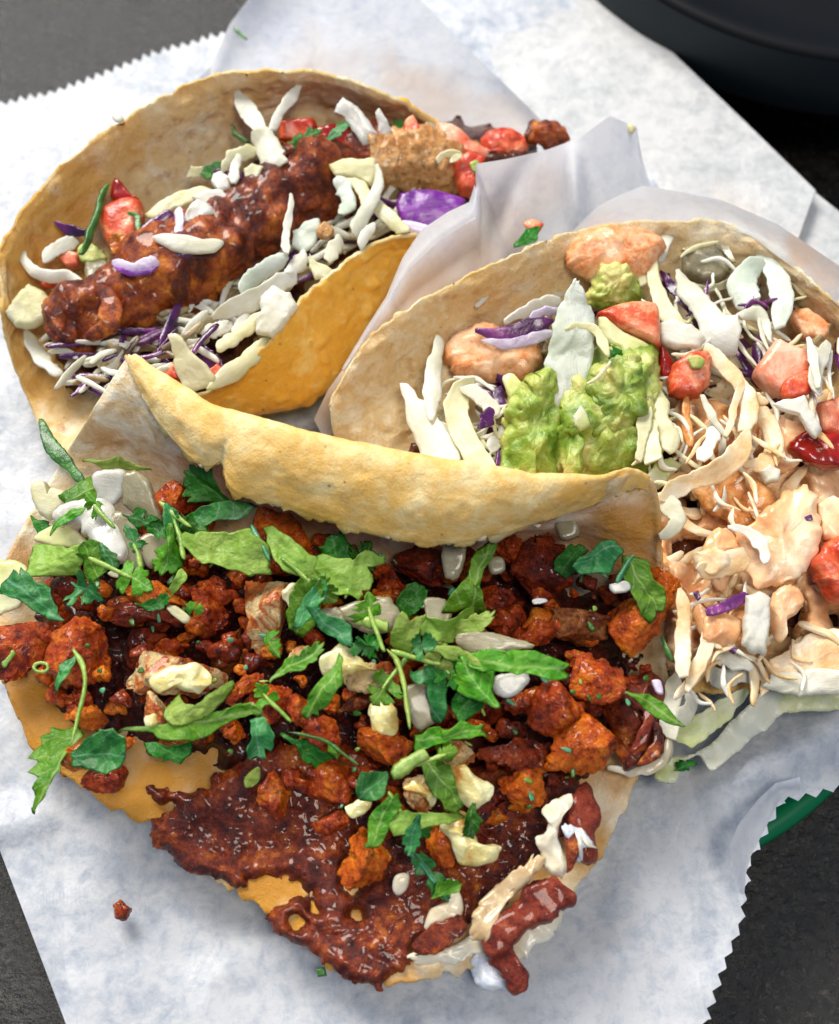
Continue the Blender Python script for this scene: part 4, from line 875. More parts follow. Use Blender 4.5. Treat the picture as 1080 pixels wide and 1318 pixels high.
def leaf(label, p0, p1, wd=None, shape=None, mat='leaf_mid', up=1.0, z=None, slope=None, bend=None, cup=None, group=GL, stem=None, stem_mat='stem', thick=0.016):
    p0, p1 = np.array(p0, float), np.array(p1, float)
    if not isinstance(shape, list):
        m_ = (p0 + p1) / 2; p0, p1 = m_ + (p0 - m_) * 1.12, m_ + (p1 - m_) * 1.12; wd = wd * 1.3
    d = p1 - p0; nn = np.array([-d[1], d[0]]) / np.linalg.norm(d)
    if isinstance(shape, str) or shape is None:
        o = [tuple(p0 + d * (u + rng.uniform(-.012, .012)) + nn * wd * (v + rng.uniform(-.02, .02))) for u, v in TEMPL[shape or 'strip']]
        sharp = shape != 'blade'
    else:
        o, sharp = shape, True
    c = cen(o); zz = (float(zm(*c)) + up) if z is None else z
    v, f, uv = pillow(o, zz, slope or (rng.uniform(-.3, .3), rng.uniform(.0, .6)), thick, M=150, K=12, boxy=14, amp=0.12, freq=1.5, edge=0.018, sharp=sharp, axis=(p0, p1),
                      bend=bend if bend is not None else (rng.uniform(-.7, .3), rng.uniform(-.12, .12)), cup=cup if cup is not None else rng.choice([-1, 1]) * rng.uniform(0.7, 1.9))
    if stem is None:
        return tag(mk('cilantro_leaf', v, f, M[mat], uv=uv), label, 'herb', group)
    t = empty('cilantro_sprig', P(c[0], c[1], zz), label, 'herb', group)
    mk('leaf', v, f, M[mat], t, uv=uv)
    for st in (stem if isinstance(stem[0], list) else [stem]):
        rib('stem', None, None, st, [6, 5.5, 4], stem_mat, parent=t, z=zz + 0.06, thick=0.08, n=30, amp=0.015, boxy=2, K=10)
    return t

leaf('large pale-underside cilantro leaf half with clear veins beside a teal stem in the upper middle', (345, 718), (228, 695), None, [(330, 684), (345, 700), (347, 735), (325, 738), (300, 731), (262, 722), (246, 712), (232, 706), (227, 695), (240, 688), (252, 692), (262, 684), (290, 681)], 'leaf_pale', 1.15, slope=(0.05, .25), bend=(-.15, 0), cup=.4)
leaf('pale green cilantro leaf right of the teal stem in the upper middle', (340, 690), (410, 745), None, [(338, 680), (352, 684), (382, 697), (410, 717), (416, 735), (408, 748), (385, 744), (358, 735), (350, 715)], 'leaf_pale', 1.1, slope=(0, .25), bend=(-.2, 0), cup=.5, stem=[(324, 676), (336, 700), (348, 722)], stem_mat='stem_teal')
leaf('scalloped rounded cilantro leaf below the middle of the curled tortilla', (405, 735), (500, 720), None, [(400, 722), (418, 712), (440, 716), (450, 722), (460, 712), (474, 708), (488, 712), (500, 712), (502, 720), (490, 724), (479, 728), (489, 738), (488, 750), (478, 757), (466, 753), (470, 762), (462, 769), (450, 764), (438, 766), (420, 758), (404, 750)], 'leaf_pale', 1.05, slope=(0, .2), bend=(-.2, 0), cup=.3)
leaf('dark upright cilantro leaf above the scalloped leaf', (445, 735), (425, 688), 30, 'strip', 'leaf_dark', 0.95)
leaf('teal-sheened curved cilantro leaf under the torn corner of the curled tortilla', (225, 692), (330, 648), None, [(222, 692), (240, 668), (262, 652), (285, 645), (310, 642), (326, 644), (331, 651), (318, 660), (296, 664), (272, 670), (250, 682), (235, 694)], 'leaf_teal', 1.0, slope=(0.1, .2))
leaf('broad dark green cilantro leaf behind the torn tortilla corner', (290, 650), (238, 612), 42, 'fan', 'leaf_dark', 0.75)
leaf('upright teal cilantro sprig left of the torn tortilla corner', (232, 692), (210, 648), 24, 'blade', 'leaf_teal', 1.0, stem=[(236, 720), (232, 692), (224, 668)])
leaf('bright green toothed cilantro leaf below the teal upright sprig', (220, 682), (208, 738), 36, 'fan', 'leaf_mid', 1.0)
leaf('small teal-edged cilantro lobe beside the translucent onion', (176, 712), (162, 676), 20, 'sprig', 'leaf_teal', 1.0, stem=[(182, 735), (178, 715), (172, 700)])
leaf('thin pale cilantro strip hanging from the teal sprig down the heap', (234, 728), (220, 772), 14, 'blade', 'leaf_pale', 1.1)
leaf('folded broad pale cilantro leaf at the left beside the onion crescent', (38, 735), (112, 702), None, [(35, 705), (60, 702), (85, 702), (110, 698), (122, 708), (105, 728), (92, 742), (72, 747), (38, 748)], 'leaf_pale', 0.75, slope=(0.15, .4))
leaf('green curled cilantro leaf around the dark red scrap at left', (125, 745), (108, 702), 26, 'strip', 'leaf_mid', 0.85)
leaf('wide teal cilantro leaf fan with toothed edge at the far left of the near taco', (86, 800), (0, 742), None, [(84, 800), (70, 795), (52, 792), (34, 780), (16, 768), (0, 765), (-4, 750), (8, 744), (12, 734), (22, 744), (24, 732), (34, 740), (40, 748), (52, 750), (60, 756), (64, 772), (74, 786)], 'leaf_teal', 0.75, slope=(0.1, .3), cup=.3)
leaf('pale teal cilantro lobe below the folded broad leaf at left', (85, 750), (130, 768), 40, 'sprig', 'leaf_teal', 0.9)
leaf('small white-green cilantro tip between the onion and the orange slice', (132, 694), (150, 735), 16, 'fan', 'leaf_teal', 0.95)
leaf('green square-cut cilantro leaf left of the white onion block', (88, 652), (128, 618), 30, 'strip', 'leaf_mid', 0.85)
leaf('dark cilantro leaf under the cabbage at the left rim', (40, 668), (72, 690), 24, 'fan', 'leaf_dark', 0.5)
leaf('small dark cilantro cluster below the white onion block', (155, 660), (205, 678), 26, 'sprig', 'leaf_dark', 0.75)
leaf('second dark cilantro cluster beside the translucent onion', (190, 690), (222, 680), 24, 'fan', 'leaf_dark', 0.85)
leaf('thin light cilantro blade along the top of the white onion block', (110, 594), (192, 604), 10, 'blade', 'leaf_pale', 1.1)
leaf('narrow green sliver lying on the onion crescent', (64, 684), (108, 654), 9, 'blade', 'leaf_mid', 1.15)
rib('cilantro_sprig', 'long dark cilantro stem leaning over the left rim of the near taco', 'herb', [(52, 540, 3.5), (66, 572, 3.5), (85, 598, 3.5), (106, 619, 3.5)], [10, 18, 15, 12], 'stem_dark', GL, thick=0.12, n=40, amp=0.03)
leaf('upright dark green cut cilantro strip hanging under the middle of the curled tortilla', (600, 800), (628, 692), None, [(612, 697), (640, 690), (636, 705), (622, 738), (620, 770), (622, 792), (612, 800), (598, 796), (570, 782), (585, 760), (600, 735)], 'leaf_mid', 1.2, slope=(.1, .5))
leaf('teal folded cilantro strip at the right under the curled tortilla', (735, 722), (806, 706), None, [(737, 708), (765, 702), (803, 702), (806, 712), (795, 726), (782, 742), (742, 742), (735, 728)], 'leaf_teal', 1.3, slope=(0, .6), cup=1.0)
leaf('three-lobed green cilantro leaf hanging over the orange slab at right', (812, 715), (846, 796), None, [(806, 712), (820, 716), (838, 722), (843, 738), (853, 752), (856, 772), (852, 785), (842, 786), (838, 779), (843, 793), (834, 797), (822, 790), (812, 772), (806, 752), (806, 735)], 'leaf_mid', 1.35, slope=(.1, .5), cup=.6, stem=[(794, 750), (803, 732), (815, 714)], stem_mat='stem_teal')
leaf('long broad green cilantro blade pointing right across the middle of the near taco', (595, 848), (738, 858), None, [(592, 842), (640, 833), (690, 832), (716, 839), (739, 857), (728, 861), (736, 870), (720, 872), (700, 869), (650, 859), (610, 861), (592, 856)], 'leaf_mid', 1.4, slope=(0, .35), cup=.9, bend=(-.15, 0))
leaf('tilted bright green leaf strip with a toothed end in the centre of the heap', (442, 842), (396, 930), None, [(432, 848), (438, 840), (444, 850), (443, 872), (435, 890), (425, 908), (420, 918), (412, 920), (412, 928), (402, 926), (398, 932), (389, 924), (396, 908), (408, 885), (418, 868)], 'leaf_mid', 1.25, slope=(0, .3), cup=.4, bend=(-.1, 0))
leaf('narrow dark green strip crossing above the rounded red pork piece', (352, 880), (412, 826), 17, 'fan', 'leaf_mid', 1.1)
leaf('light green three-tipped cilantro leaf standing in the top centre', (512, 838), (538, 786), None, [(504, 828), (508, 812), (514, 800), (521, 789), (526, 792), (528, 801), (536, 791), (548, 788), (545, 800), (540, 806), (536, 822), (528, 836), (514, 840)], 'leaf_pale', 1.3, slope=(0, .5), cup=.5)
leaf('small pale mint-coloured cilantro tip right of the three-tipped leaf', (528, 845), (558, 828), 28, 'sprig', 'leaf_teal', 1.4)
leaf('pale folded strip running right from the mint-coloured tip', (540, 836), (620, 850), 16, 'fan', 'leaf_pale', 1.25)
leaf('dark glossy curled cilantro leaf arching right of the centre', (520, 864), (572, 928), None, [(518, 860), (550, 863), (575, 876), (583, 895), (580, 920), (572, 931), (560, 925), (562, 905), (555, 890), (535, 882)], 'leaf_teal', 1.2, slope=(.1, .5), cup=-1.2)
leaf('flat toothed cilantro leaf below the curled dark leaf', (530, 945), (630, 948), None, [(528, 942), (560, 930), (585, 935), (600, 932), (612, 940), (626, 942), (622, 948), (630, 955), (605, 956), (585, 953), (560, 962), (535, 958)], 'leaf_mid', 1.05, slope=(0, .3))
leaf('broad dark cilantro leaf between the onion pieces right of centre', (588, 935), (628, 858), None, [(586, 920), (588, 895), (598, 872), (618, 862), (634, 872), (632, 892), (622, 912), (608, 930), (594, 937)], 'leaf_dark', 1.05, slope=(.1, .5))
leaf('bright green leaf base joining the long blade at its left end', (640, 905), (598, 845), 40, 'fan', 'leaf_mid', 1.2)
leaf('light ragged leaf left of the end of the upright cut strip', (545, 808), (620, 800), 26, 'strip', 'leaf_pale', 1.15)
leaf('olive leaf scrap below the upright cut strip', (560, 830), (634, 785), 20, 'fan', 'leaf_pale', 1.05)
rib('cilantro_sprig', 'thin green cilantro stem running down the centre of the near taco', 'herb', [(498, 836), (512, 852), (520, 880), (524, 910), (528, 938)], [4, 6, 6, 6, 4], 'stem', GL, z=4.3, thick=0.12, n=50, amp=0.02, boxy=2)
rib('cilantro_sprig', 'short fat pale stem piece in the top centre of the near taco', 'herb', [(460, 798), (482, 803), (500, 808)], [12, 14, 13], 'stem', GL, z=4.3, thick=0.2, n=30, amp=0.02, boxy=2.5, taper=(.8, .8))
rib('cilantro_sprig', 'pale stem piece lying on the central orange lump', 'herb', [(504, 998), (525, 984), (549, 970)], [15, 15, 14], 'stem', GL, z=3.75, thick=0.22, n=30, amp=0.02, boxy=2.5, taper=(.8, .8))
leaf('teal twisted cilantro leaf left of the centre', (408, 785), (452, 842), None, [(402, 782), (414, 786), (430, 798), (446, 812), (453, 828), (450, 841), (440, 836), (430, 822), (418, 808), (406, 796)], 'leaf_teal', 1.2, slope=(0, .5), cup=-1)
leaf('bright green cilantro leaf right of the large cream-coated chunk', (380, 808), (412, 745), 32, 'strip', 'leaf_mid', 1.05)
leaf('dark teal blade above the twisted leaf left of the centre', (385, 800), (425, 746), 16, 'blade', 'leaf_teal', 1.15)
leaf('small dark cilantro lobe near the short fat stem', (460, 838), (490, 812), 26, 'sprig', 'leaf_dark', 1.1)
leaf('small teal cilantro lobe at the left of the centre stem', (455, 828), (478, 842), 22, 'sprig', 'leaf_teal', 1.15)
leaf('tiny green curl on the large cream-coated chunk', (345, 812), (365, 838), 18, 'sprig', 'leaf_mid', 1.0)
leaf('bent cilantro sprig standing on the plump red piece at left', (70, 886), (96, 836), 13, 'blade', 'leaf_teal', 0.75, stem=[(94, 836), (106, 856), (109, 885), (101, 920), (92, 958)])
leaf('frilly cilantro leaf drooping over the left front edge of the tortilla', (95, 940), (42, 1045), None, [(92, 932), (98, 945), (84, 958), (82, 975), (74, 984), (75, 995), (66, 1005), (60, 1022), (50, 1030), (42, 1046), (37, 1036), (44, 1022), (38, 1014), (45, 1004), (37, 994), (46, 984), (38, 976), (50, 966), (50, 955), (64, 950), (66, 940), (80, 940)], 'leaf_mid', 0.55, slope=(.1, .1), cup=.4, bend=(-.3, .1))
leaf('cupped glossy cilantro leaf at the left wrapping a pork crumb', (92, 968), (166, 978), None, [(90, 965), (104, 954), (126, 948), (150, 942), (163, 950), (167, 975), (158, 990), (138, 997), (112, 993), (96, 984)], 'leaf_teal', 0.6, slope=(0, .3), cup=1.2)
leaf('long curved cilantro leaf sweeping right from the cupped leaf', (155, 948), (340, 912), None, [(152, 944), (190, 940), (225, 934), (260, 920), (295, 906), (325, 903), (338, 912), (332, 920), (305, 922), (275, 940), (250, 955), (225, 958), (190, 948)], 'leaf_mid', 0.85, slope=(0, .3), cup=.8, bend=(.2, 0))
leaf('pale leaf with two prongs above the long curved leaf', (232, 930), (290, 874), None, [(213, 900), (224, 890), (231, 895), (232, 912), (246, 910), (262, 905), (276, 898), (285, 882), (290, 872), (293, 884), (288, 900), (272, 918), (250, 930), (226, 930), (214, 918)], 'leaf_pale', 0.95, slope=(0, .3))
leaf('drooping teal cilantro tip at the right end of the long curved leaf', (322, 915), (340, 984), None, [(316, 922), (332, 922), (348, 936), (353, 958), (348, 972), (342, 968), (344, 984), (334, 976), (328, 983), (320, 970), (324, 950)], 'leaf_teal', 0.7, slope=(0, .2))
leaf('serrated dark leaf edge hanging below the long curved leaf', (180, 958), (245, 980), None, [(178, 960), (210, 962), (252, 960), (246, 974), (236, 978), (232, 988), (222, 980), (214, 987), (208, 978), (196, 978), (186, 972)], 'leaf_dark', 0.45, slope=(0, .1))
leaf('upright green leaf with toothed top at the front of the near taco', (475, 1096), (505, 1020), None, [(469, 1092), (474, 1072), (480, 1052), (488, 1036), (494, 1024), (500, 1019), (503, 1026), (511, 1018), (516, 1024), (522, 1030), (515, 1042), (505, 1058), (496, 1076), (486, 1092), (476, 1099)], 'leaf_mid', 0.9, slope=(0, .4), cup=.5)
leaf('pale folded cilantro strip across the front pork pieces', (498, 1070), (598, 1044), None, [(500, 1068), (522, 1050), (545, 1043), (570, 1043), (592, 1037), (599, 1046), (580, 1054), (555, 1062), (530, 1076), (508, 1080)], 'leaf_pale', 0.95, slope=(0, .3))
leaf('mint-coloured narrow leaf hanging from the pale folded strip', (545, 1050), (528, 1098), 16, 'fan', 'leaf_teal', 1.0)
leaf('broad green cilantro leaf right of the cream-smeared front piece', (552, 982), (594, 1042), None, [(544, 982), (560, 974), (578, 984), (583, 1010), (590, 1026), (600, 1040), (588, 1046), (570, 1040), (558, 1022), (552, 1002)], 'leaf_mid', 0.95, slope=(0, .4), cup=.6)
leaf('dark cilantro tip hanging down over the round red crumb', (612, 1035), (606, 1084), 24, 'fan', 'leaf_dark', 0.85)
leaf('dark teal sprig on the crust at the front', (530, 1100), (580, 1160), 26, 'sprig', 'leaf_teal', 0.55, stem=[(526, 1096), (545, 1115), (560, 1138)], stem_mat='stem_teal')
leaf('green tip below the dark teal sprig on the crust', (556, 1150), (586, 1130), 24, 'fan', 'leaf_mid', 0.6)
leaf('bluish cupped leaf beside the pale stem piece at the front', (468, 1022), (500, 996), 30, 'blade', 'leaf_teal', 0.75, cup=1.4)
leaf('thin cilantro blade over the maroon crust lobe at right', (806, 894), (868, 926), 12, 'blade', 'leaf_mid', 0.9)
leaf('dark leaf in the gap right of the scalloped leaf', (520, 790), (545, 752), 22, 'strip', 'leaf_dark', 0.6)
leaf('dark leaf under the teal folded strip at right', (725, 738), (750, 700), 20, 'strip', 'leaf_dark', 0.8)
leaf('flat dark leaf between the stacked pork slices', (172, 778), (218, 770), 14, 'fan', 'leaf_dark', 1.0)
leaf('small green fleck at the right end of the stacked slices', (238, 780), (258, 790), 14, 'sprig', 'leaf_mid', 0.95)
leaf('grey-green shaded leaf in the gap in front of the rounded red piece', (360, 950), (440, 985), 24, 'fan', 'leaf_dark', 0.05)
rib('cilantro_sprig', 'thin wiry stem bowing over the gap below the centre', 'herb', [(372, 942), (410, 950), (435, 965), (462, 985)], [3, 4, 4, 3], 'stem_dark', GL, z=3.5, thick=0.06, n=40, amp=0.02, boxy=2)
leaf('small green tip on the wiry stem below the centre', (425, 955), (436, 980), 10, 'blade', 'leaf_mid', 0.5)
leaf('wet green fleck left of the wiry stem', (335, 985), (318, 1005), 12, 'blade', 'leaf_pale', 0.2)
for lab, a, b, wd, mt, u_ in [
 ('frilly bright cilantro leaflet above the wide grey onion slice', (480, 800), (470, 762), 40, 'leaf_mid', 1.25),
 ('frilly cilantro leaflet left of the arching dark leaf', (505, 870), (480, 905), 38, 'leaf_mid', 1.1),
 ('frilly pale cilantro leaflet under the mint-coloured tip', (545, 850), (590, 862), 36, 'leaf_pale', 1.15),
 ('frilly dark cilantro leaflet left of the long blade', (560, 850), (600, 885), 40, 'leaf_dark', 1.0),
 ('frilly cilantro leaflet right of the large pale leaf', (395, 745), (432, 772), 34, 'leaf_mid', 1.15),
 ('frilly cilantro leaflet at the left over the stacked slices', (150, 735), (190, 752), 32, 'leaf_mid', 1.1),
 ('frilly dark leaflet below the bright ring-shaped pork piece', (232, 668), (262, 690), 36, 'leaf_dark', 1.0),
 ('frilly leaflet between the onion crescent and the bright onion block', (128, 660), (112, 640), 28, 'leaf_mid', 1.15),
 ('frilly green leaflet above the front salsa drop', (560, 975), (590, 965), 34, 'leaf_mid', 1.0),
 ('frilly dark green leaflet behind the upright front leaf', (520, 1050), (545, 1080), 32, 'leaf_dark', 0.8),
 ('frilly small leaflet on the rounded red piece', (350, 905), (330, 880), 26, 'leaf_mid', 1.0),
 ('frilly leaflet under the curled tortilla beside the dark upright leaf', (460, 735), (480, 700), 34, 'leaf_dark', 0.9)]:
    leaf(lab, a, b, wd, 'sprig', mt, u_, stem=[(2 * a[0] - b[0] + 4, 2 * a[1] - b[1]), a, ((a[0] + b[0]) / 2, (a[1] + b[1]) / 2)])
# chive-like ring on the left tip
a_ = np.arange(13) / 12 * 2 * math.pi
rib('scallion_ring', 'tiny green scallion ring on the plump left pork piece', 'herb', [(53 + 9 * math.cos(a), 859 + 6 * math.sin(a)) for a in a_], [4], 'stem', GL, z=3.25, thick=0.14, n=50, amp=0.0, taper=(1, 1))
rib('cilantro_sprig', 'short green stem on the far left pork slice', 'herb', [(2, 858), (12, 846), (18, 838)], [7], 'stem', GL, z=2.9, thick=0.12, n=20, amp=0.02)
# fine chopped flecks: nobody could count them
V, F, MI, off = [], [], [], 0
for i in range(150):
    x, y = rng.uniform(60, 840), rng.uniform(640, 1100)
    if not inside(np.array([[x, y]]), poly_)[0]: continue
    z0 = float(zm(x, y)) + rng.uniform(0.1, 0.75); a = rng.uniform(0, 6.28); L = rng.uniform(6, 17); wd = rng.uniform(3, 9)
    d = np.array([math.cos(a), math.sin(a)]) * L; nn = np.array([-d[1], d[0]]) / L * wd; c = np.array([x, y])
    o = [tuple(c - d * .5 - nn * .4), tuple(c - nn * .5), tuple(c + d * .5 - nn * .1), tuple(c + d * .45 + nn * .3), tuple(c + nn * .5), tuple(c - d * .5 + nn * .4)]
    v, f, uv = pillow(o, z0, (rng.uniform(-.5, .5), rng.uniform(-.2, .8)), 0.03, M=14, K=3, amp=0.02, sharp=True, boxy=10)
    V.append(v); F += [tuple(j + off for j in q) for q in f]; off += len(v); MI += [rng.choice([0, 0, 1, 2])] * len(f)
tag(mk('chopped_cilantro', np.vstack(V), F, [M['stem_dark'], M['stem'], M['stem_teal']], mi=MI), 'fine chopped cilantro flecks scattered over the pork', 'herb', kind='stuff')

GO = 'onion pieces on the near taco'
def onion(label, o, up, mat='onion', thick=0.28, name='onion_piece', cat='onion', group=GO, z=None, **kw):
    c = cen(o); return pil(name, label, cat, o, float(zm(*c)) + up if z is None else z, mat, group, thick=thick, amp=kw.pop('amp', 0.04), freq=1.2, M=kw.pop('M', 72), K=10, boxy=kw.pop('boxy', 8), edge=0.05, **kw)
onion('bright white square onion block below the left inside wall of the near tortilla', [(120, 612), (132, 603), (158, 606), (163, 625), (150, 650), (135, 654), (128, 640)], 0.75, slope=(0, .8))
onion('dull translucent onion sheet right of the bright white onion block', [(160, 608), (188, 616), (204, 650), (212, 672), (190, 668), (158, 648)], 0.6, 'onion_grey', slope=(.1, .7))
rib('onion_piece', 'thick bright white onion crescent at the left of the near taco', 'onion', [(72, 672), (95, 658), (120, 664), (140, 690), (152, 722)], [22, 34, 44, 42, 26], 'onion', GO, z=3.75, thick=0.32, n=50, amp=0.04, curl=0.35, K=18)
onion('translucent pale onion piece right of the onion crescent', [(138, 668), (158, 660), (180, 690), (186, 730), (168, 735), (150, 712)], 0.45, 'onion_grey')
onion('pale onion scrap between the two cilantro leaves at left', [(184, 690), (214, 688), (216, 718), (195, 732), (184, 715)], 0.5, 'onion_grey')
onion('cream cabbage knuckle with two ridges at the left rim of the near taco', [(41, 622), (58, 619), (64, 636), (70, 628), (92, 638), (82, 658), (62, 668), (47, 652)], 0.7, 'cab_yellow', 0.4, 'cabbage_shred', 'cabbage')
onion('cream torn cheese-like flake below the onion crescent', [(45, 694), (70, 676), (92, 682), (112, 700), (70, 706)], 0.35, 'avo', 0.15, 'onion_piece', 'onion')
onion('flat pale flake at the far left edge above the broad pork slice', [(-6, 725), (20, 722), (36, 735), (34, 772), (10, 790), (-6, 788)], 0.05, 'avo', 0.12)
onion('wide grey translucent onion slice below the scalloped leaf', [(436, 786), (462, 773), (500, 769), (517, 792), (505, 812), (470, 812)], 0.8, 'onion_grey', 0.25)
onion('grey onion shard left of the wide translucent slice', [(404, 790), (425, 780), (440, 785), (442, 808), (420, 815)], 0.85, 'onion_grey', 0.2)
onion('upright grey onion slip right of the wide translucent slice', [(545, 770), (572, 772), (580, 795), (565, 812), (548, 800)], 0.7, 'onion_grey', 0.2)
onion('long yellowish onion strip above the long green blade', [(586, 818), (620, 812), (650, 815), (690, 830), (650, 836), (605, 840)], 1.05, 'onion_grey', 0.2)
onion('pale onion end below the long green blade', [(630, 874), (655, 864), (678, 862), (680, 878), (664, 896), (640, 897)], 0.95, 'onion', 0.25)
onion('translucent onion arc under the curled dark leaf', [(520, 886), (545, 880), (558, 896), (562, 925), (540, 938), (524, 915)], 0.85, 'onion_grey', 0.2)
onion('onion slip beside the upright cut cilantro strip', [(572, 702), (594, 690), (602, 712), (590, 742), (572, 743)], 0.75, 'onion_grey', 0.2)
onion('small white onion chip under the hanging three-lobed leaf', [(784, 752), (803, 746), (811, 758), (790, 764)], 1.2, 'onion', 0.1)
onion('yellowish onion cube under the right end of the curled tortilla', [(714, 668), (738, 662), (747, 690), (722, 694)], 0.9, 'onion_grey', 0.35)
onion('small pale onion cube right of the dark green strip', [(628, 722), (645, 718), (650, 735), (634, 742)], 0.85, 'onion_grey', 0.25)
onion('small yellow strip on the lower of the stacked pork slices', [(215, 785), (226, 781), (245, 796), (238, 803)], 0.8, 'cab_yellow', 0.1, boxy=8)
onion('pale square chip on the upper orange slice', [(138, 738), (148, 732), (156, 738), (150, 744)], 0.95, 'cab_yellow', 0.08)
onion('tiny pale chip in front of the large glossy dark red piece', [(684, 772), (700, 770), (703, 775), (686, 779)], 0.8, 'onion', 0.08)
onion('small whitish chip at the rim of the maroon crust lobe', [(840, 875), (852, 876), (855, 892), (845, 890)], 0.75, 'lilac', 0.12)
# green crumb on the paper below the crust
pil('cilantro_scrap', 'tiny square green scrap lying on the paper below the crust', 'herb', [(406, 1246), (418, 1244), (421, 1256), (409, 1258)], 1.0, 'stem_dark', thick=0.08, M=20, K=4, sharp=True, amp=0.01)

# ------------------------------------------------------------------ fish taco at the back left
GF = 'toppings of the fish taco'
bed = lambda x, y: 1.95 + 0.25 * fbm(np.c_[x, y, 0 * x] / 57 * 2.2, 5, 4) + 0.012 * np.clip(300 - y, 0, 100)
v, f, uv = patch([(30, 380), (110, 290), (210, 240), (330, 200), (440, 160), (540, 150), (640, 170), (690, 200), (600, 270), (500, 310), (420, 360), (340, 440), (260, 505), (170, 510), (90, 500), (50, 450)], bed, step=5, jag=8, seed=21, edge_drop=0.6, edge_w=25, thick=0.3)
tag(mk('slaw', v, f, M['slaw_bed_shade']), 'dark slaw bed with painted gap shade under the fried fish', 'slaw', kind='stuff')
v, f, uv = tube([(68, 440, 2.9), (100, 420, 3.0), (150, 390, 3.15), (240, 340, 3.3), (330, 288, 3.4), (410, 238, 3.45), (470, 212, 3.4), (520, 196, 3.3)], [30, 44, 54, 56, 54, 50, 46, 34], n=200, K=96, amp=0.30, freq=0.8, flat=0.75, seed=6)
v = crumble(v, f, 5, 0.3)
fish = empty('fried_fish', P(280, 310, 2.5), 'long dark brown battered fish strip lying in the back left taco', 'fish')
mk('batter', v, f, M['fish'], fish)
v, f, uv = tube([(470, 212, 3.3), (520, 206, 3.3), (570, 208, 3.1), (610, 215, 2.8)], [36, 44, 44, 30], n=70, K=60, amp=0.12, freq=1.6, seed=16)
mk('flesh', crumble(v, f, 8, .8), f, M['fish_pale'], fish)
for i, (x, y, r) in enumerate([(385, 195, 26), (420, 190, 20), (165, 318, 18), (270, 270, 16), (310, 255, 18), (470, 185, 16)]):
    o = [(x + r * math.cos(a) * (1.2 + .2 * math.sin(i)), y + r * .8 * math.sin(a)) for a in np.arange(8) / 8 * 6.283]
    v, f, uv = pillow(o, 3.75, (0, .3), 0.45, M=50, K=10, amp=0.12, freq=2.5)
    mk('batter_crumb', crumble(v, f, i, 0.7), f, M['fish'], fish)
rib('batter_edge', None, None, [(116, 440, 3.85), (140, 418, 4.0), (140, 385, 3.95), (128, 372, 3.7)], [16, 26, 22, 10], 'fish', parent=fish, thick=0.3, n=40, amp=0.06)
pil('fish_bit', 'small reddish fried fish bit at the far right end of the fish taco', 'fish', [(676, 165), (690, 155), (715, 158), (732, 170), (725, 185), (700, 188), (680, 180)], 3.2, 'fish', GF, thick=0.5, amp=0.12, freq=2.6, M=60, K=12)
pil('fish_bit', 'reddish chopped bit left of the far right fish bit', 'fish', [(618, 180), (640, 168), (668, 176), (680, 192), (655, 205), (628, 200)], 3.1, 'tomato', GF, thick=0.5, amp=0.1, freq=2.4, M=60, K=12)
def blob(name, label, cat, o, z, mat, **kw):
    return pil(name, label, cat, o, z, mat, kw.pop('group', GF), thick=kw.pop('thick', .4), amp=kw.pop('amp', 0.05), M=kw.pop('M', 84), K=10, boxy=kw.pop('boxy', 9), edge=kw.pop('edge', 0.05), sharp=kw.pop('sharp', cat in ('cabbage', 'tomato', 'onion')), **kw)
def shred(label, path, width, z=3.8, mat='cab', group=GF, name='cabbage_shred', cat='cabbage', **kw):
    kw.setdefault('thick', 0.065); kw.setdefault('amp', 0.035)
    width = [x * 0.9 for x in width]; kw.setdefault('taper', (rng.uniform(.35, .8), rng.uniform(.35, .8))); kw.setdefault('curl', rng.uniform(-.15, .35)); kw.setdefault('twist', (rng.uniform(-25, 25), rng.uniform(-25, 25)))
    return rib(name, label, cat, path, width, mat, group, z=z, **kw)
# left end
shred('bent cream cabbage shred along the left rim of the fish taco', [(10, 300), (24, 322), (40, 346), (62, 356), (90, 358), (112, 370)], [12, 17, 16, 18, 16, 8], 3.5)
shred('short white cabbage stick above the bent shred at left', [(55, 333), (75, 320), (97, 308)], [17, 20, 17], 3.6, taper=(.8, .8))
blob('cabbage_shred', 'cream cabbage chunk at the left corner of the fish taco', 'cabbage', [(8, 400), (20, 382), (38, 366), (58, 376), (68, 392), (72, 408), (50, 420), (32, 424), (20, 420)], 3.35, 'cab_yellow', thick=0.35)
shred('pale cabbage strip under the left end of the fish', [(32, 425), (48, 452), (66, 472), (80, 478)], [14, 20, 18, 8], 2.8)
shred('small dark purple cabbage sliver at the left of the fish taco', [(70, 286), (90, 296), (114, 300)], [5, 15, 5], 3.7, 'purple')
tm = empty('tomato_cube', P(150, 280, 3.6), 'largest red tomato piece at the left of the fish taco', 'tomato', GF)
pil('flesh', None, None, [(130, 282), (140, 266), (160, 258), (184, 262), (186, 290), (176, 318), (155, 332), (140, 315)], 3.55, 'tomato', parent=tm, thick=0.7, boxy=5, amp=0.04, M=70, K=12)
pil('skin', None, None, [(146, 230), (158, 236), (172, 252), (180, 258), (160, 260), (142, 254)], 3.75, 'tomato_red', parent=tm, thick=0.3, boxy=5, amp=0.03, M=50)
blob('tomato_cube', 'small tomato piece under the bent shred at left', 'tomato', [(47, 356), (60, 349), (74, 353), (72, 370), (56, 374)], 3.2, 'tomato')
blob('tomato_cube', 'orange tomato corner beside the short white stick at left', 'tomato', [(76, 334), (92, 322), (104, 330), (102, 344), (86, 346)], 3.3, 'tomato_pale')
shred('long dark green cilantro strand beside the largest tomato', [(140, 238), (128, 262), (122, 288), (114, 310), (104, 328)], [6, 9, 8, 10, 8], 3.95, 'stem_dark', name='cilantro_sprig', cat='herb', thick=0.1)
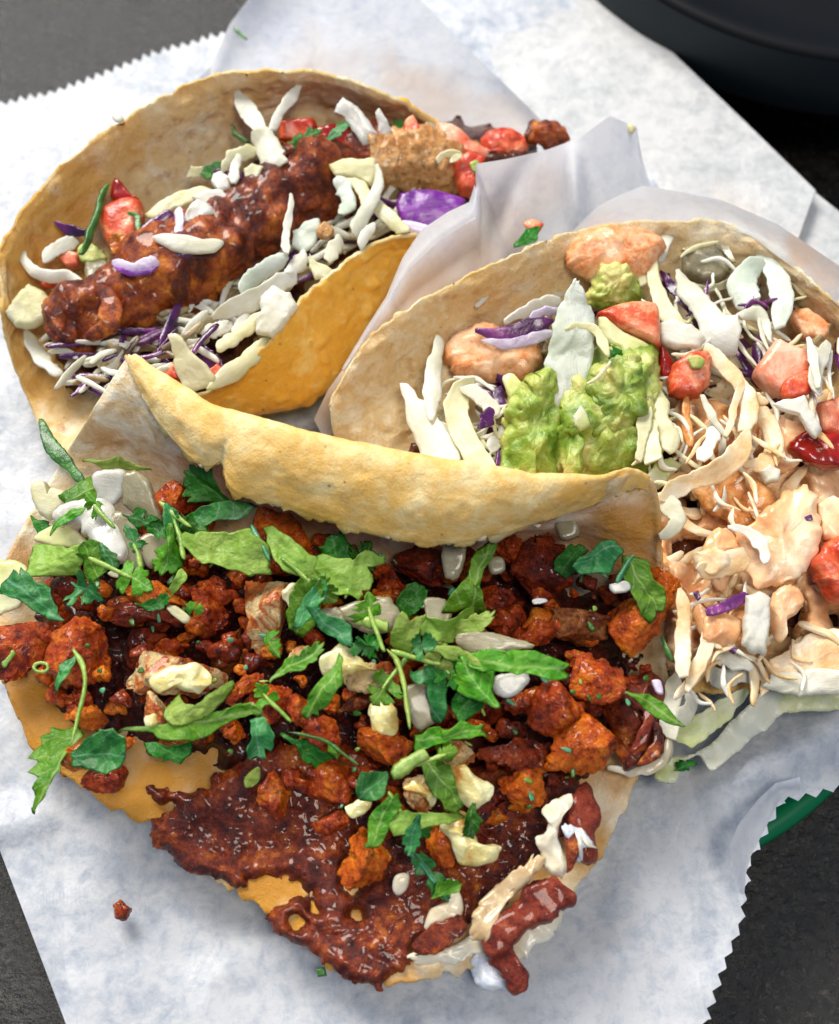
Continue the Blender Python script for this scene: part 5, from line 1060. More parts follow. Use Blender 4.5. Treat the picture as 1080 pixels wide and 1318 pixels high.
shred('short dark cilantro strand on the largest tomato', [(164, 274), (176, 280), (177, 302)], [6, 7, 6], 4.0, 'stem_dark', name='cilantro_sprig', cat='herb', thick=0.08)
blob('cilantro_leaf', 'wet green herb clump under the dark strand at left', 'herb', [(98, 322), (112, 312), (130, 322), (138, 334), (120, 340), (104, 338)], 3.5, 'guac', thick=0.2)
blob('onion_piece', 'translucent beige onion between the herb clump and the fish', 'onion', [(108, 340), (132, 322), (140, 345), (132, 362), (114, 364)], 3.35, 'onion_grey', thick=0.3)
blob('onion_piece', 'grey-green onion piece at the left end of the fish', 'onion', [(66, 372), (88, 360), (104, 368), (98, 388), (80, 396), (68, 388)], 3.1, 'onion_grey', thick=0.3)
blob('avocado_sliver', 'small light green avocado sliver leaning on the left end of the fish', 'avocado', [(92, 394), (102, 374), (116, 363), (129, 364), (124, 376), (108, 392), (96, 398)], 3.6, 'avo_green', thick=0.2)
# on the fish
t = empty('cabbage_shred', P(240, 315, 4), 'white canoe-shaped cabbage piece with purple underside lying on the fish', 'cabbage', GF)
pil('rib', None, None, [(197, 305), (212, 301), (235, 301), (260, 308), (280, 307), (289, 312), (276, 325), (255, 328), (230, 325), (210, 316)], 4.35, 'cab', parent=t, thick=0.2, amp=0.03, boxy=4)
rib('purple_edge', None, None, [(206, 326), (228, 332), (250, 327)], [6, 13, 4], 'purple', parent=t, z=4.15, thick=0.08)
t = empty('cabbage_shred', P(175, 342, 4), 'curled white cabbage shred with purple rim on the left part of the fish', 'cabbage', GF)
rib('rib', None, None, [(146, 338), (160, 344), (176, 346), (192, 338), (204, 334)], [9, 13, 13, 15, 12], 'lilac', parent=t, z=4.25, thick=0.12, amp=0.05)
rib('purple_edge', None, None, [(148, 345), (168, 351), (190, 350), (203, 344)], [4, 6, 6, 4], 'purple_bright', parent=t, z=4.25, thick=0.1)
shred('purple and white cabbage bit right of the largest tomato', [(183, 303), (200, 290), (224, 276)], [14, 22, 16], 4.0, 'purple')
shred('lilac cabbage edge over the purple bit', [(186, 306), (206, 300), (226, 290)], [8, 14, 10], 4.15, 'lilac')
shred('upright thin white cabbage strip beside the purple bit', [(228, 268), (230, 285), (229, 301)], [9, 10, 9], 4.3, 'lilac')
blob('onion_piece', 'white chopped onion heap above the canoe-shaped piece', 'onion', [(236, 276), (250, 262), (268, 264), (276, 282), (262, 298), (242, 300), (233, 290)], 4.1, 'onion', thick=0.4, amp=0.1)
blob('onion_piece', 'white onion piece behind the chopped heap', 'onion', [(246, 255), (262, 245), (284, 246), (296, 256), (285, 266), (262, 266)], 4.05, 'onion', thick=0.3, amp=0.06)
blob('cabbage_shred', 'flat yellow cabbage leaf behind the fish at left', 'cabbage', [(186, 274), (205, 258), (230, 248), (262, 238), (275, 244), (250, 262), (215, 276), (196, 284)], 3.7, 'cab_yellow', thick=0.15)
shred('small cream cabbage stub against the back wall of the fish taco', [(243, 220), (256, 222), (266, 224)], [15, 16, 16], 3.8, 'cab_yellow', taper=(.8, .8))
shred('green leaf stub right of the cream stub', [(266, 230), (270, 220), (288, 212)], [12, 16, 12], 3.9, 'stem_dark', name='cilantro_leaf', cat='herb')
shred('purple cabbage fleck between the stub and the white tangle', [(276, 222), (300, 222), (314, 230)], [8, 11, 10], 3.95, 'purple')
shred('left prong of the white V-shaped cabbage tangle', [(303, 114), (312, 132), (326, 152), (340, 172)], [5, 18, 23, 20], 4.4)
shred('right prong of the white V-shaped cabbage tangle', [(390, 103), (376, 122), (362, 142), (352, 170)], [4, 15, 14, 12], 4.5)
shred('wide white knot in the middle of the V-shaped tangle', [(326, 168), (340, 182), (352, 205), (364, 212)], [18, 34, 34, 22], 4.4)
shred('bent pale shred left below the V-shaped tangle', [(284, 216), (300, 204), (318, 196), (332, 190)], [14, 22, 20, 12], 4.2, 'cab_yellow')
shred('white drooping shred left of the V-shaped tangle', [(310, 200), (302, 216), (300, 236)], [12, 14, 12], 4.3)
blob('onion_piece', 'white onion bit between the shreds left of the tangle', 'onion', [(272, 226), (285, 222), (300, 230), (298, 246), (282, 250), (272, 240)], 4.0, 'onion')
blob('cabbage_shred', 'cream cabbage chip below the V-shaped tangle', 'cabbage', [(313, 218), (326, 211), (340, 217), (334, 230), (326, 238), (314, 228)], 4.3, 'cab_yellow', thick=0.2)
shred('thin dark cilantro curl against the back wall', [(300, 160), (304, 172), (320, 184)], [4, 6, 5], 3.9, 'stem_dark', name='cilantro_sprig', cat='herb', thick=0.08)
# back row of tomato and onion
blob('tomato_cube', 'orange-red tomato cube right of the V-shaped tangle', 'tomato', [(360, 156), (382, 152), (405, 153), (411, 165), (404, 178), (380, 184), (360, 182)], 3.9, 'tomato', thick=0.6, slope=(0, .6))
blob('tomato_cube', 'dark red tomato piece right of the orange-red cube', 'tomato', [(404, 172), (420, 164), (446, 160), (470, 176), (468, 190), (440, 194), (412, 190)], 3.9, 'tomato_red')
leaf('dark cilantro scrap in front of the orange-red tomato cube', (372, 182), (412, 170), 16, 'sprig', 'leaf_dark', z=4.35, group=GF)
leaf('teal-black cilantro scrap on the dark red tomato', (424, 188), (448, 162), 16, 'fan', 'leaf_teal', z=4.4, group=GF)
blob('onion_piece', 'large white onion slice leaning at the back of the fish taco', 'onion', [(427, 144), (442, 128), (455, 136), (474, 155), (486, 172), (488, 188), (470, 190), (452, 170), (440, 152)], 4.2, 'onion', thick=0.25, slope=(0, .8))
blob('onion_piece', 'smaller white onion slice right of the large leaning slice', 'onion', [(484, 142), (490, 138), (500, 150), (506, 172), (496, 184), (487, 170)], 4.15, 'onion', thick=0.2, slope=(0, .8))
leaf('dark cilantro tip right of the smaller onion slice', (500, 172), (522, 156), 18, 'fan', 'leaf_dark', z=3.9, group=GF)
blob('tomato_cube', 'pointed red tomato piece right of the onion slices', 'tomato', [(514, 180), (522, 162), (531, 153), (541, 168), (548, 182), (530, 190)], 3.8, 'tomato')
blob('onion_piece', 'beige onion flap right of the pointed tomato', 'onion', [(535, 166), (552, 158), (570, 164), (568, 184), (548, 186)], 3.6, 'onion_grey', thick=0.2)
blob('tomato_cube', 'pink-red tomato strip slanting right of the beige onion', 'tomato', [(560, 162), (580, 160), (598, 172), (628, 198), (618, 206), (592, 196), (566, 184)], 3.6, 'tomato_pale', thick=0.35)
blob('tomato_cube', 'red tomato wedge left of the slanting strip', 'tomato', [(552, 188), (566, 176), (585, 182), (590, 196), (572, 206), (556, 200)], 3.5, 'tomato')
blob('tomato_cube', 'orange tomato piece touching the wrapper fold', 'tomato', [(582, 205), (600, 196), (625, 204), (620, 228), (612, 255), (592, 250), (584, 228)], 3.5, 'tomato', thick=0.6)
shred('small cream curl on the slanting tomato', [(562, 206), (572, 198), (590, 198), (580, 208)], [8, 9, 8, 6], 4.0, 'cab_yellow')
blob('cilantro_leaf', 'small green herb dot on the orange tomato', 'herb', [(604, 210), (614, 206), (618, 216), (608, 222)], 3.95, 'guac', thick=0.1)
# right half of the slaw
blob('cabbage_shred', 'square cream cabbage piece on the right part of the fish', 'cabbage', [(424, 212), (440, 206), (462, 206), (482, 205), (484, 225), (478, 240), (455, 230), (430, 228)], 4.2, 'cab_yellow', thick=0.2)
shred('white hooked shred under the square cream piece', [(428, 234), (440, 240), (448, 258), (440, 276)], [18, 24, 22, 14], 4.25, 'cab_blue')
shred('arched cream shred from the square piece', [(446, 232), (464, 242), (474, 262), (470, 280)], [12, 16, 18, 12], 4.2, 'cab_yellow')
shred('long cream shred falling from the square piece to the front rim', [(484, 212), (486, 238), (476, 262), (462, 290), (455, 302)], [8, 14, 18, 20, 12], 4.3)
shred('cream stick right of the long falling shred', [(482, 256), (500, 280), (520, 300)], [14, 22, 20], 4.1, 'cab_yellow')
shred('short white shred at the front rim below the square piece', [(462, 318), (470, 302), (482, 286)], [14, 18, 10], 4.25)
t = empty('cabbage_shred', P(555, 275, 3.8), 'bright purple cabbage piece with pale base beside the wrapper lip', 'cabbage', GF)
pil('leaf', None, None, [(512, 268), (516, 252), (536, 241), (562, 243), (602, 261), (580, 278), (560, 292), (540, 288), (520, 284)], 4.0, 'purple_bright', parent=t, thick=0.12, amp=0.07, boxy=8, cup=-.9, axis=((512, 268), (602, 261)), M=90, K=12, edge=.04)
pil('rib', None, None, [(516, 284), (536, 286), (556, 292), (552, 302), (530, 302), (518, 294)], 3.9, 'lilac', parent=t, thick=0.25, amp=0.03)
shred('thin upright white shred in front of the fish', [(374, 250), (373, 272), (368, 300), (370, 326)], [5, 9, 11, 12], 4.3)
blob('cabbage_shred', 'translucent white cabbage leaf right of the thin upright shred', 'cabbage', [(376, 296), (392, 284), (412, 280), (416, 298), (404, 318), (388, 328), (376, 316)], 4.0, 'cab_blue', thick=0.12)
blob('batter_bit', 'small tan fried crumb on the translucent cabbage leaf', 'fish', [(407, 296), (418, 290), (430, 298), (424, 308), (410, 306)], 4.1, 'fish_pale', thick=0.25)
shred('grey-white cabbage strip along the lower side of the fish', [(308, 378), (328, 358), (350, 342), (372, 332)], [16, 26, 24, 14], 4.0, 'cab_blue')
shred('cream cabbage stick below the grey-white strip', [(372, 352), (386, 338), (396, 328)], [14, 20, 16], 4.0)
shred('cream stick at the front rim with a square end', [(420, 336), (430, 320), (440, 308)], [14, 18, 16], 4.1, taper=(.8, .8))
blob('cabbage_shred', 'three-cornered cream cabbage piece near the front rim', 'cabbage', [(398, 326), (408, 336), (432, 346), (420, 362), (404, 360), (398, 345)], 4.05, 'cab_yellow', thick=0.15)
shred('upper long cabbage stick in the front pile of the fish taco', [(274, 410), (300, 396), (330, 384), (360, 362), (382, 356)], [14, 24, 26, 26, 14], 3.9)
shred('lower long cabbage stick in the front pile of the fish taco', [(278, 450), (300, 436), (322, 420), (340, 405)], [20, 22, 20, 18], 3.8, 'cab_yellow')
blob('cabbage_shred', 'bright white crumpled cabbage mass at the middle of the front rim', 'cabbage', [(336, 380), (350, 370), (372, 374), (384, 392), (372, 414), (352, 436), (332, 430), (328, 412), (338, 398)], 4.1, 'cab', thick=0.35, amp=0.08)
shred('yellowish shred tucked along the front rim', [(268, 500), (300, 478), (330, 452), (352, 436)], [10, 24, 24, 14], 3.7, 'cab_yellow')
shred('small shred under the front pile by the fish', [(262, 432), (280, 424), (300, 418)], [14, 18, 14], 3.4)
shred('short shred between the two long sticks', [(300, 430), (308, 418), (318, 404)], [12, 16, 12], 3.7)
blob('cabbage_shred', 'tall cabbage tip curling up above the near taco', 'cabbage', [(217, 432), (226, 426), (236, 432), (244, 450), (262, 466), (278, 484), (270, 500), (238, 506), (228, 480), (224, 455)], 3.9, 'cab_yellow', thick=0.2, slope=(.1, .7))
blob('tomato_cube', 'small tomato piece behind the tall cabbage tip', 'tomato', [(210, 478), (224, 466), (234, 474), (232, 492), (216, 494)], 3.4, 'tomato')
blob('tomato_cube', 'small tomato edge right of the tall cabbage tip', 'tomato', [(268, 478), (282, 470), (290, 478), (278, 488)], 3.4, 'tomato_pale')
shred('dark purple cabbage strip in the shade under the fish', [(245, 446), (268, 462), (286, 466)], [18, 24, 14], 3.2, 'purple')
shred('thin purple rim strip above the curled near tortilla', [(92, 512), (108, 496), (124, 484)], [6, 8, 6], 3.1, 'purple')
V, F, MI, off = [], [], [], 0
for i in range(420):
    s_ = rng.random(); x = 60 + 520 * s_ + rng.uniform(-40, 40); y = 470 - 250 * s_ + rng.uniform(-30, 60); a = rng.uniform(-1.2, .6); L = rng.uniform(30, 75)
    p = [(x, y), (x + L * .5 * math.cos(a) + rng.uniform(-5, 5), y + L * .5 * math.sin(a) + rng.uniform(-5, 5)), (x + L * math.cos(a), y + L * math.sin(a))]
    if not inside(np.array(p), np.array([(40, 400), (110, 300), (250, 220), (420, 150), (560, 170), (560, 250), (500, 300), (410, 345), (330, 430), (255, 505), (120, 520), (60, 500)], float)).all(): continue
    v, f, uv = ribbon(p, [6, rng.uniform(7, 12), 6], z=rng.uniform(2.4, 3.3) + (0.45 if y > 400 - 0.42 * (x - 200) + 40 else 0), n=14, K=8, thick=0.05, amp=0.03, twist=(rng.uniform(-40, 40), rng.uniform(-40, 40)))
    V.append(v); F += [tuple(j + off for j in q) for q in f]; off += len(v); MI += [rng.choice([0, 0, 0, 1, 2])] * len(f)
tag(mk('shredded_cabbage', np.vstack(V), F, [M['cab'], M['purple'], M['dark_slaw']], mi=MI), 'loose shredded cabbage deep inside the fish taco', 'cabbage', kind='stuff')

# bits seen on the wrapper fold
for lab, o, m in [('grey-green leaf scrap stuck flat on the wrapper fold', [(580, 298), (592, 288), (610, 286), (616, 298), (604, 312), (590, 310)], 'leaf_pale')]:
    leaf(lab, (580, 298), (616, 298), None, o, m, z=3.55, group='scraps on the paper', slope=(-.3, 1.0), bend=(0, 0), cup=0)
leaf('dark narrow leaf scrap at the foot of the wrapper fold', (668, 320), (702, 290), 11, 'blade', 'leaf_dark', z=3.9, group='scraps on the paper')
pil('tomato_scrap', 'tiny red tomato scrap beside the dark narrow leaf on the wrapper fold', 'tomato', [(676, 288), (688, 284), (698, 292), (690, 304), (680, 300)], 3.75, 'tomato', 'scraps on the paper', thick=0.12, M=30, K=6)
pil('cabbage_scrap', 'tiny yellow crumb at the right corner of the wrapper fold', 'cabbage', [(806, 164), (814, 159), (822, 166), (814, 172)], 3.75, 'cab_yellow', 'scraps on the paper', thick=0.15, M=24, K=5)
rib('cilantro_scrap', 'short dark herb sliver on the bluish wrapper sheet', 'herb', [(302, 36), (309, 43), (318, 51)], [4, 5, 3], 'stem_dark', 'scraps on the paper', z=2.55, thick=0.06, n=14, amp=0.01)
pil('cabbage_scrap', 'small white crumb on the rim at the upper left of the fish taco', 'cabbage', [(144, 150), (152, 146), (160, 154), (152, 158)], 4.7, 'cab', 'scraps on the paper', thick=0.12, M=20, K=4)
# ------------------------------------------------------------------ guacamole taco at the right
GR = 'filling of the guacamole taco'
def rb(label, path, width, z=3.6, mat='cab', **kw):
    return shred(label, path, width, z, mat, GR, **kw)
def bb(name, label, cat, o, z, mat, **kw):
    return blob(name, label, cat, o, z, mat, group=GR, **kw)
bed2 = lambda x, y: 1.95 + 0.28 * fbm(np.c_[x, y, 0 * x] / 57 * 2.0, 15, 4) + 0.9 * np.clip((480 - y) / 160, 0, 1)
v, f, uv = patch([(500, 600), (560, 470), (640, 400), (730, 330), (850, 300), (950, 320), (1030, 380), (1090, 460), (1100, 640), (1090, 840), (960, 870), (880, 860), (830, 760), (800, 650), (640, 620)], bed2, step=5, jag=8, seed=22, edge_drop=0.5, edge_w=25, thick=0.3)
tag(mk('slaw', v, f, M['slaw_bed_shade']), 'dark filling bed with painted shade deep inside the right taco', 'slaw', kind='stuff')
V, F, MI, off = [], [], [], 0
for i in range(230):
    x, y = rng.uniform(560, 1080), rng.uniform(330, 840); a = rng.uniform(0, 3.1); L = rng.uniform(30, 90)
    if y < 640 - (x - 420) * 0.9 or (y > 640 and x < 860): continue
    p = [(x, y), (x + L * .5 * math.cos(a) + rng.uniform(-8, 8), y + L * .5 * math.sin(a) + rng.uniform(-8, 8)), (x + L * math.cos(a), y + L * math.sin(a))]
    sauce = x > 860 and y > 480
    v, f, uv = ribbon(p, [8, rng.uniform(9, 16), 8], thick=0.07, z=rng.uniform(2.4, 3.15) + (0.15 if x > 860 and y > 480 else 0) + 0.7 * max(0, min(1, (480 - y) / 160)), n=16, K=8, amp=0.035, twist=(rng.uniform(-40, 40), rng.uniform(-40, 40)))
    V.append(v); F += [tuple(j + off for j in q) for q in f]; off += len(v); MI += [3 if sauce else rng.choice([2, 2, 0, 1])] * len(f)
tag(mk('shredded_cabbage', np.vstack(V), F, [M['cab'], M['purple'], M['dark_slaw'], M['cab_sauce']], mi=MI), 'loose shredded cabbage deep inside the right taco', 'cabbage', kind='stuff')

V, F, MI, off = [], [], [], 0
for cx_, cy_, sx_, sy_, z_, n_, mm in [(600, 540, 45, 55, 3.2, 26, [0, 0, 1]), (930, 400, 80, 50, 3.9, 34, [0, 0, 1, 2]), (860, 560, 30, 50, 3.7, 16, [0, 1]), (950, 570, 60, 60, 3.75, 26, [3, 3, 0]), (930, 800, 60, 60, 3.3, 26, [3, 3, 0]), (1050, 480, 30, 50, 4.1, 14, [0, 3])]:
    for i in range(n_):
        x, y = rng.gauss(cx_, sx_ * .6), rng.gauss(cy_, sy_ * .6); a = rng.uniform(0, 3.1); L = rng.uniform(25, 65); k2 = rng.uniform(-14, 14)
        p = [(x, y), (x + L * .5 * math.cos(a) - k2 * math.sin(a), y + L * .5 * math.sin(a) + k2 * math.cos(a)), (x + L * math.cos(a), y + L * math.sin(a))]
        v, f, uv = ribbon(p, [3.5, rng.uniform(4, 8), 3.5], z=z_ + rng.uniform(-.3, .2), n=16, K=8, thick=0.045, amp=0.03, twist=(rng.uniform(-40, 40), rng.uniform(-40, 40)))
        V.append(v); F += [tuple(j + off for j in q) for q in f]; off += len(v); MI += [rng.choice(mm)] * len(f)
tag(mk('shredded_cabbage', np.vstack(V), F, [M['cab'], M['cab_yellow'], M['purple'], M['cab_sauce']], mi=MI), 'wispy thin cabbage shreds tangled over the top of the right taco', 'cabbage', kind='stuff')

# creamy sauced slaw mass (one continuous coat with holes showing the dark filling)
def sauce_z(x, y):
    q = np.c_[x, y, 0 * x] / 57
    rid = 1 - 2 * np.abs(fbm(q * np.array([0.9, 0.9, 1]), 33, 3))
    return 2.76 + 0.30 * rid + 0.16 * fbm(q * 2.4, 35, 3) + 0.25 * np.clip((x - 900) / 150, 0, 1)
SH = [[(864, 700), (890, 694), (915, 690), (940, 696), (955, 706), (930, 712), (900, 712), (868, 712)], [(885, 640), (898, 638), (902, 652), (892, 664), (884, 654)], [(1012, 785), (1024, 776), (1034, 782), (1028, 800), (1014, 812), (1006, 804)],
      [(985, 535), (1005, 530), (1012, 545), (995, 556)], [(1068, 790), (1080, 784), (1084, 806), (1070, 806)], [(850, 740), (858, 735), (862, 760), (853, 765)]]
v, f, uv = patch([(850, 680), (860, 640), (900, 575), (930, 520), (960, 520), (1000, 545), (1030, 600), (1090, 600), (1110, 760), (1100, 850), (1040, 820), (1000, 800), (985, 845), (950, 850), (915, 845), (900, 870), (878, 880), (862, 850), (852, 790), (846, 730)],
                 sauce_z, step=3.2, jag=7, jfreq=0.07, holes=SH, seed=31, edge_drop=0.6, edge_w=16, thick=0.22)
tag(mk('sauced_slaw', v, f, M['slaw_sauce']), 'orange-cream chipotle sauce coating the slaw at the right edge of the photograph', 'sauce', GR)

# left inside
bb('shrimp', 'pink-orange grilled shrimp piece left of the guacamole', 'shrimp', [(574, 470), (580, 445), (598, 424), (620, 414), (650, 422), (690, 438), (702, 460), (690, 482), (650, 494), (606, 492), (582, 484)], 3.0, 'chicken', thick=0.9, amp=0.1, boxy=3, M=90)
bb('shrimp', 'orange grilled shrimp piece against the back wall above the guacamole', 'shrimp', [(728, 318), (745, 302), (785, 294), (830, 297), (848, 312), (850, 340), (830, 358), (790, 362), (750, 352), (730, 340)], 4.05, 'chicken', thick=0.9, amp=0.1, boxy=3, M=90)
rb('left white cabbage stick with a blunt end beside the shrimp', [(566, 436), (560, 470), (556, 505), (554, 542)], [16, 22, 24, 14], 3.45)
rb('broad white cabbage strip at the far left of the guacamole taco', [(520, 495), (535, 525), (555, 565), (575, 605), (590, 630)], [12, 30, 46, 50, 44], 3.3)
rb('second broad white cabbage strip beside the light yellow one', [(560, 540), (580, 570), (600, 600), (612, 625)], [14, 34, 40, 34], 3.2)
rb('light yellow curved cabbage strip left of the guacamole', [(612, 490), (594, 500), (586, 530), (600, 565), (622, 604), (634, 625)], [12, 28, 30, 34, 34, 26], 3.55, 'cab_yellow', n=50)
rb('short white cabbage tip pointing right above the yellow strip', [(598, 498), (620, 512), (634, 528), (622, 542)], [18, 24, 18, 8], 3.65)
t = empty('cabbage_shred', P(665, 425, 3.7), 'dark purple cabbage strip with white underside left of the big white leaf', 'cabbage', GR)
rib('purple_edge', None, None, [(612, 426), (645, 429), (680, 420), (712, 412)], [8, 17, 18, 12], 'purple', parent=t, z=3.85, thick=0.1, n=40)
rib('rib', None, None, [(620, 436), (650, 443), (685, 436), (712, 428)], [5, 12, 16, 14], 'lilac', parent=t, z=3.72, thick=0.12, n=40)
rb('cream cabbage strip above the dark purple strip', [(648, 414), (675, 402), (700, 392), (722, 386)], [10, 18, 20, 14], 3.7)
rb('bluish white cabbage strip just above the dark purple strip', [(682, 410), (700, 402), (722, 400)], [8, 15, 12], 3.8, 'lilac')
rb('purple curl between the shrimp and the guacamole', [(640, 500), (642, 518), (652, 532), (664, 526)], [12, 16, 14, 8], 3.3, 'purple')
rb('upper purple flake beside the yellow strip', [(612, 498), (624, 512), (636, 520)], [12, 18, 10], 3.4, 'purple')
rb('lower purple flake beside the yellow strip', [(618, 552), (628, 540), (634, 526)], [10, 18, 10], 3.75, 'purple')
rb('pale shred right of the lower purple flake', [(628, 580), (642, 564), (654, 548)], [16, 18, 12], 3.3)
rb('thin purple strip at the foot of the guacamole', [(640, 606), (646, 585), (650, 570)], [8, 9, 7], 3.2, 'purple')
rb('small white shred at the lower left foot of the guacamole', [(650, 612), (654, 595), (656, 580)], [12, 13, 8], 3.25)
bb('avocado_sliver', 'pale green avocado tip on the left guacamole lump', 'avocado', [(648, 488), (658, 481), (672, 492), (676, 505), (666, 524), (654, 508)], 3.65, 'avo', thick=0.2)
rb('small white shred fleck on the tortilla wall', [(613, 392), (622, 386), (628, 380)], [6, 8, 5], 3.75)
# guacamole
def guac(label, o, z, thick, amp=0.16, up=None, M_=110):
    v, f, uv = pillow(o, z, (0, .35), thick, M=M_, K=20, boxy=3, amp=amp * 0.8, freq=1.2, edge=0.05)
    sd = rng.randrange(999); v = crumble(v, f, sd, 0.45, True)
    cq = v * 1.5 + sd; v = v + np.stack([fbm(cq, sd), fbm(cq + 9, sd + 1), fbm(cq + 19, sd + 2)], 1) * 0.10
    return tag(mk('guacamole', v, f, M['guac']), label, 'guacamole', GR)
guac('left dull green lump of guacamole above the curled tortilla', [(655, 590), (658, 550), (668, 515), (690, 488), (718, 492), (730, 525), (722, 570), (714, 606), (690, 618), (664, 612)], 3.35, 1.1)
guac('main bright green mound of guacamole in the middle of the right taco', [(716, 610), (712, 575), (724, 535), (730, 490), (752, 462), (790, 452), (832, 448), (845, 470), (844, 510), (838, 545), (848, 585), (835, 608), (800, 622), (750, 622)], 3.4, 1.5)
guac('knobbly wet top of the guacamole mound', [(752, 520), (758, 490), (785, 474), (820, 470), (838, 482), (832, 515), (815, 545), (790, 555), (765, 545)], 4.0, 0.7, 0.15)
guac('separate green guacamole clump at the back above the tomato', [(754, 386), (768, 362), (782, 340), (800, 340), (822, 348), (826, 370), (818, 388), (792, 396), (768, 396)], 3.75, 0.7, 0.13, M_=90)
bb('avocado_sliver', 'yellowish avocado chunk at the foot of the guacamole mound', 'avocado', [(718, 600), (724, 572), (734, 556), (750, 570), (752, 596), (740, 614), (724, 614)], 3.6, 'guac', thick=0.4, amp=0.12)
bb('avocado_sliver', 'pale avocado cube between the white leaf and the tomato', 'avocado', [(768, 408), (785, 418), (812, 432), (840, 445), (838, 456), (818, 470), (804, 470), (798, 452), (775, 436)], 4.15, 'avo', thick=0.35, boxy=6)
t = empty('cabbage_shred', P(735, 440, 4.4), 'big mint-white cabbage leaf piece standing on the guacamole', 'cabbage', GR)
pil('leaf', None, None, [(735, 364), (742, 362), (752, 374), (760, 392), (766, 420), (764, 452), (758, 484), (750, 510), (738, 525), (724, 524), (708, 514), (702, 495), (702, 458), (706, 426), (718, 400), (730, 385)], 4.55, 'cab_blue', parent=t, thick=0.16, amp=0.09, boxy=6, edge=0.05, M=90, K=14, cup=-.8, axis=((740, 362), (725, 524)), slope=(0, .5))
rib('fold', None, None, [(726, 424), (745, 420), (764, 424), (776, 440), (784, 458)], [4, 8, 12, 12, 6], 'cab_yellow', parent=t, z=4.75, thick=0.1, n=40)
rb('thin pale shred bridging from the white leaf over the guacamole', [(756, 494), (772, 482), (786, 466)], [4, 5, 4], 4.75, 'cab_yellow', thick=0.06)
bb('cabbage_shred', 'small pale chip in front of the big white leaf', 'cabbage', [(738, 536), (748, 522), (758, 530), (760, 548), (748, 556), (738, 548)], 4.15, 'cab_green', thick=0.2)
leaf('small dark herb scrap behind the pale avocado cube', (778, 440), (800, 470), 16, 'fan', 'leaf_dark', z=4.4, group=GR)
# tomatoes
tm = empty('tomato_cube', P(815, 410, 4), 'glossy pink tomato cube at the top of the guacamole', 'tomato', GR)
pil('flesh', None, None, [(768, 406), (785, 396), (805, 391), (835, 391), (847, 396), (850, 420), (848, 448), (825, 440), (800, 428), (780, 416)], 4.25, 'tomato', parent=tm, thick=0.7, boxy=6, amp=0.04, M=80, K=12)
pil('skin', None, None, [(848, 446), (856, 450), (868, 470), (868, 486), (854, 488), (846, 470)], 3.85, 'tomato_red', parent=tm, thick=0.3, M=40)
bb('tomato_cube', 'red tomato cube with a green herb dot right of the guacamole', 'tomato', [(858, 490), (866, 470), (886, 456), (908, 454), (916, 465), (914, 496), (900, 510), (876, 516), (860, 508)], 3.85, 'tomato', thick=0.7, boxy=6)
bb('cilantro_leaf', 'green herb dot on the red tomato cube', 'herb', [(886, 462), (896, 458), (908, 462), (904, 472), (892, 472)], 4.35, 'guac', thick=0.1)
tm = empty('tomato_cube', P(1005, 480, 4), 'squared pale pink tomato cube at the far right', 'tomato', GR)
pil('flesh', None, None, [(968, 482), (980, 462), (996, 440), (1010, 445), (1040, 458), (1044, 478), (1042, 502), (1022, 512), (1000, 510), (978, 498)], 3.95, 'tomato_pale', parent=tm, thick=0.8, boxy=8, amp=0.03, M=80, K=12)
pil('skin', None, None, [(1010, 490), (1040, 476), (1048, 498), (1030, 514), (1008, 512)], 4.2, 'tomato', parent=tm, thick=0.35, boxy=6, amp=0.03)
tm = empty('tomato_cube', P(1050, 570, 3.6), 'deep red tomato wedge with pink flesh at the right edge', 'tomato', GR)
pil('skin', None, None, [(1016, 576), (1035, 556), (1060, 556), (1095, 565), (1095, 600), (1062, 604), (1035, 596)], 3.65, 'tomato_red', parent=tm, thick=0.45, boxy=9, amp=0.07, M=80, edge=.05)
pil('flesh', None, None, [(1050, 520), (1075, 514), (1098, 520), (1098, 566), (1075, 566), (1055, 556)], 3.75, 'tomato_pale', parent=tm, thick=0.6, boxy=5, amp=0.05)
bb('tomato_cube', 'sauce-smeared pink tomato piece at the lower right edge', 'tomato', [(1040, 722), (1060, 700), (1095, 690), (1098, 780), (1075, 780), (1062, 770), (1046, 755)], 3.55, 'tomato', thick=0.7, amp=0.1)
bb('tomato_cube', 'small red tomato scrap under the guacamole-side shreds', 'tomato', [(1000, 505), (1030, 512), (1020, 530), (1000, 526)], 3.5, 'tomato_red', thick=0.3)
# back right
rb('long cream cabbage shred bending down beside the back shrimp', [(830, 306), (838, 335), (845, 370), (856, 398), (880, 424)], [9, 15, 20, 24, 20], 4.1, 'cab_yellow')
rb('short cream shred standing by the back wall', [(822, 328), (826, 345), (830, 366)], [12, 20, 18], 4.0, 'cab_yellow')
rb('white shred arching against the back wall', [(880, 302), (866, 296), (856, 310), (850, 336)], [8, 16, 18, 14], 4.0)
rb('large white cabbage leaf strip with a flared end at the back right', [(872, 346), (884, 368), (904, 394), (925, 424), (950, 440)], [12, 24, 32, 58, 52], 4.25, n=50)
rb('narrow tail of the large white strip', [(952, 408), (975, 404), (988, 418), (992, 440)], [14, 16, 12, 6], 4.1)
bb('cabbage_shred', 'cream cabbage knuckle between the two tomato cubes', 'cabbage', [(848, 420), (866, 412), (890, 418), (906, 432), (898, 446), (870, 446), (852, 440)], 4.15, 'cab', thick=0.35)
bb('onion_piece', 'grey-green translucent onion arc at the back wall', 'onion', [(874, 318), (900, 306), (930, 306), (946, 325), (942, 352), (925, 362), (900, 362), (880, 350)], 3.55, 'onion_grey', thick=0.35)
rb('pale rim of the translucent onion arc', [(880, 322), (905, 312), (930, 316), (944, 338)], [9, 12, 12, 8], 3.85, 'onion_grey')
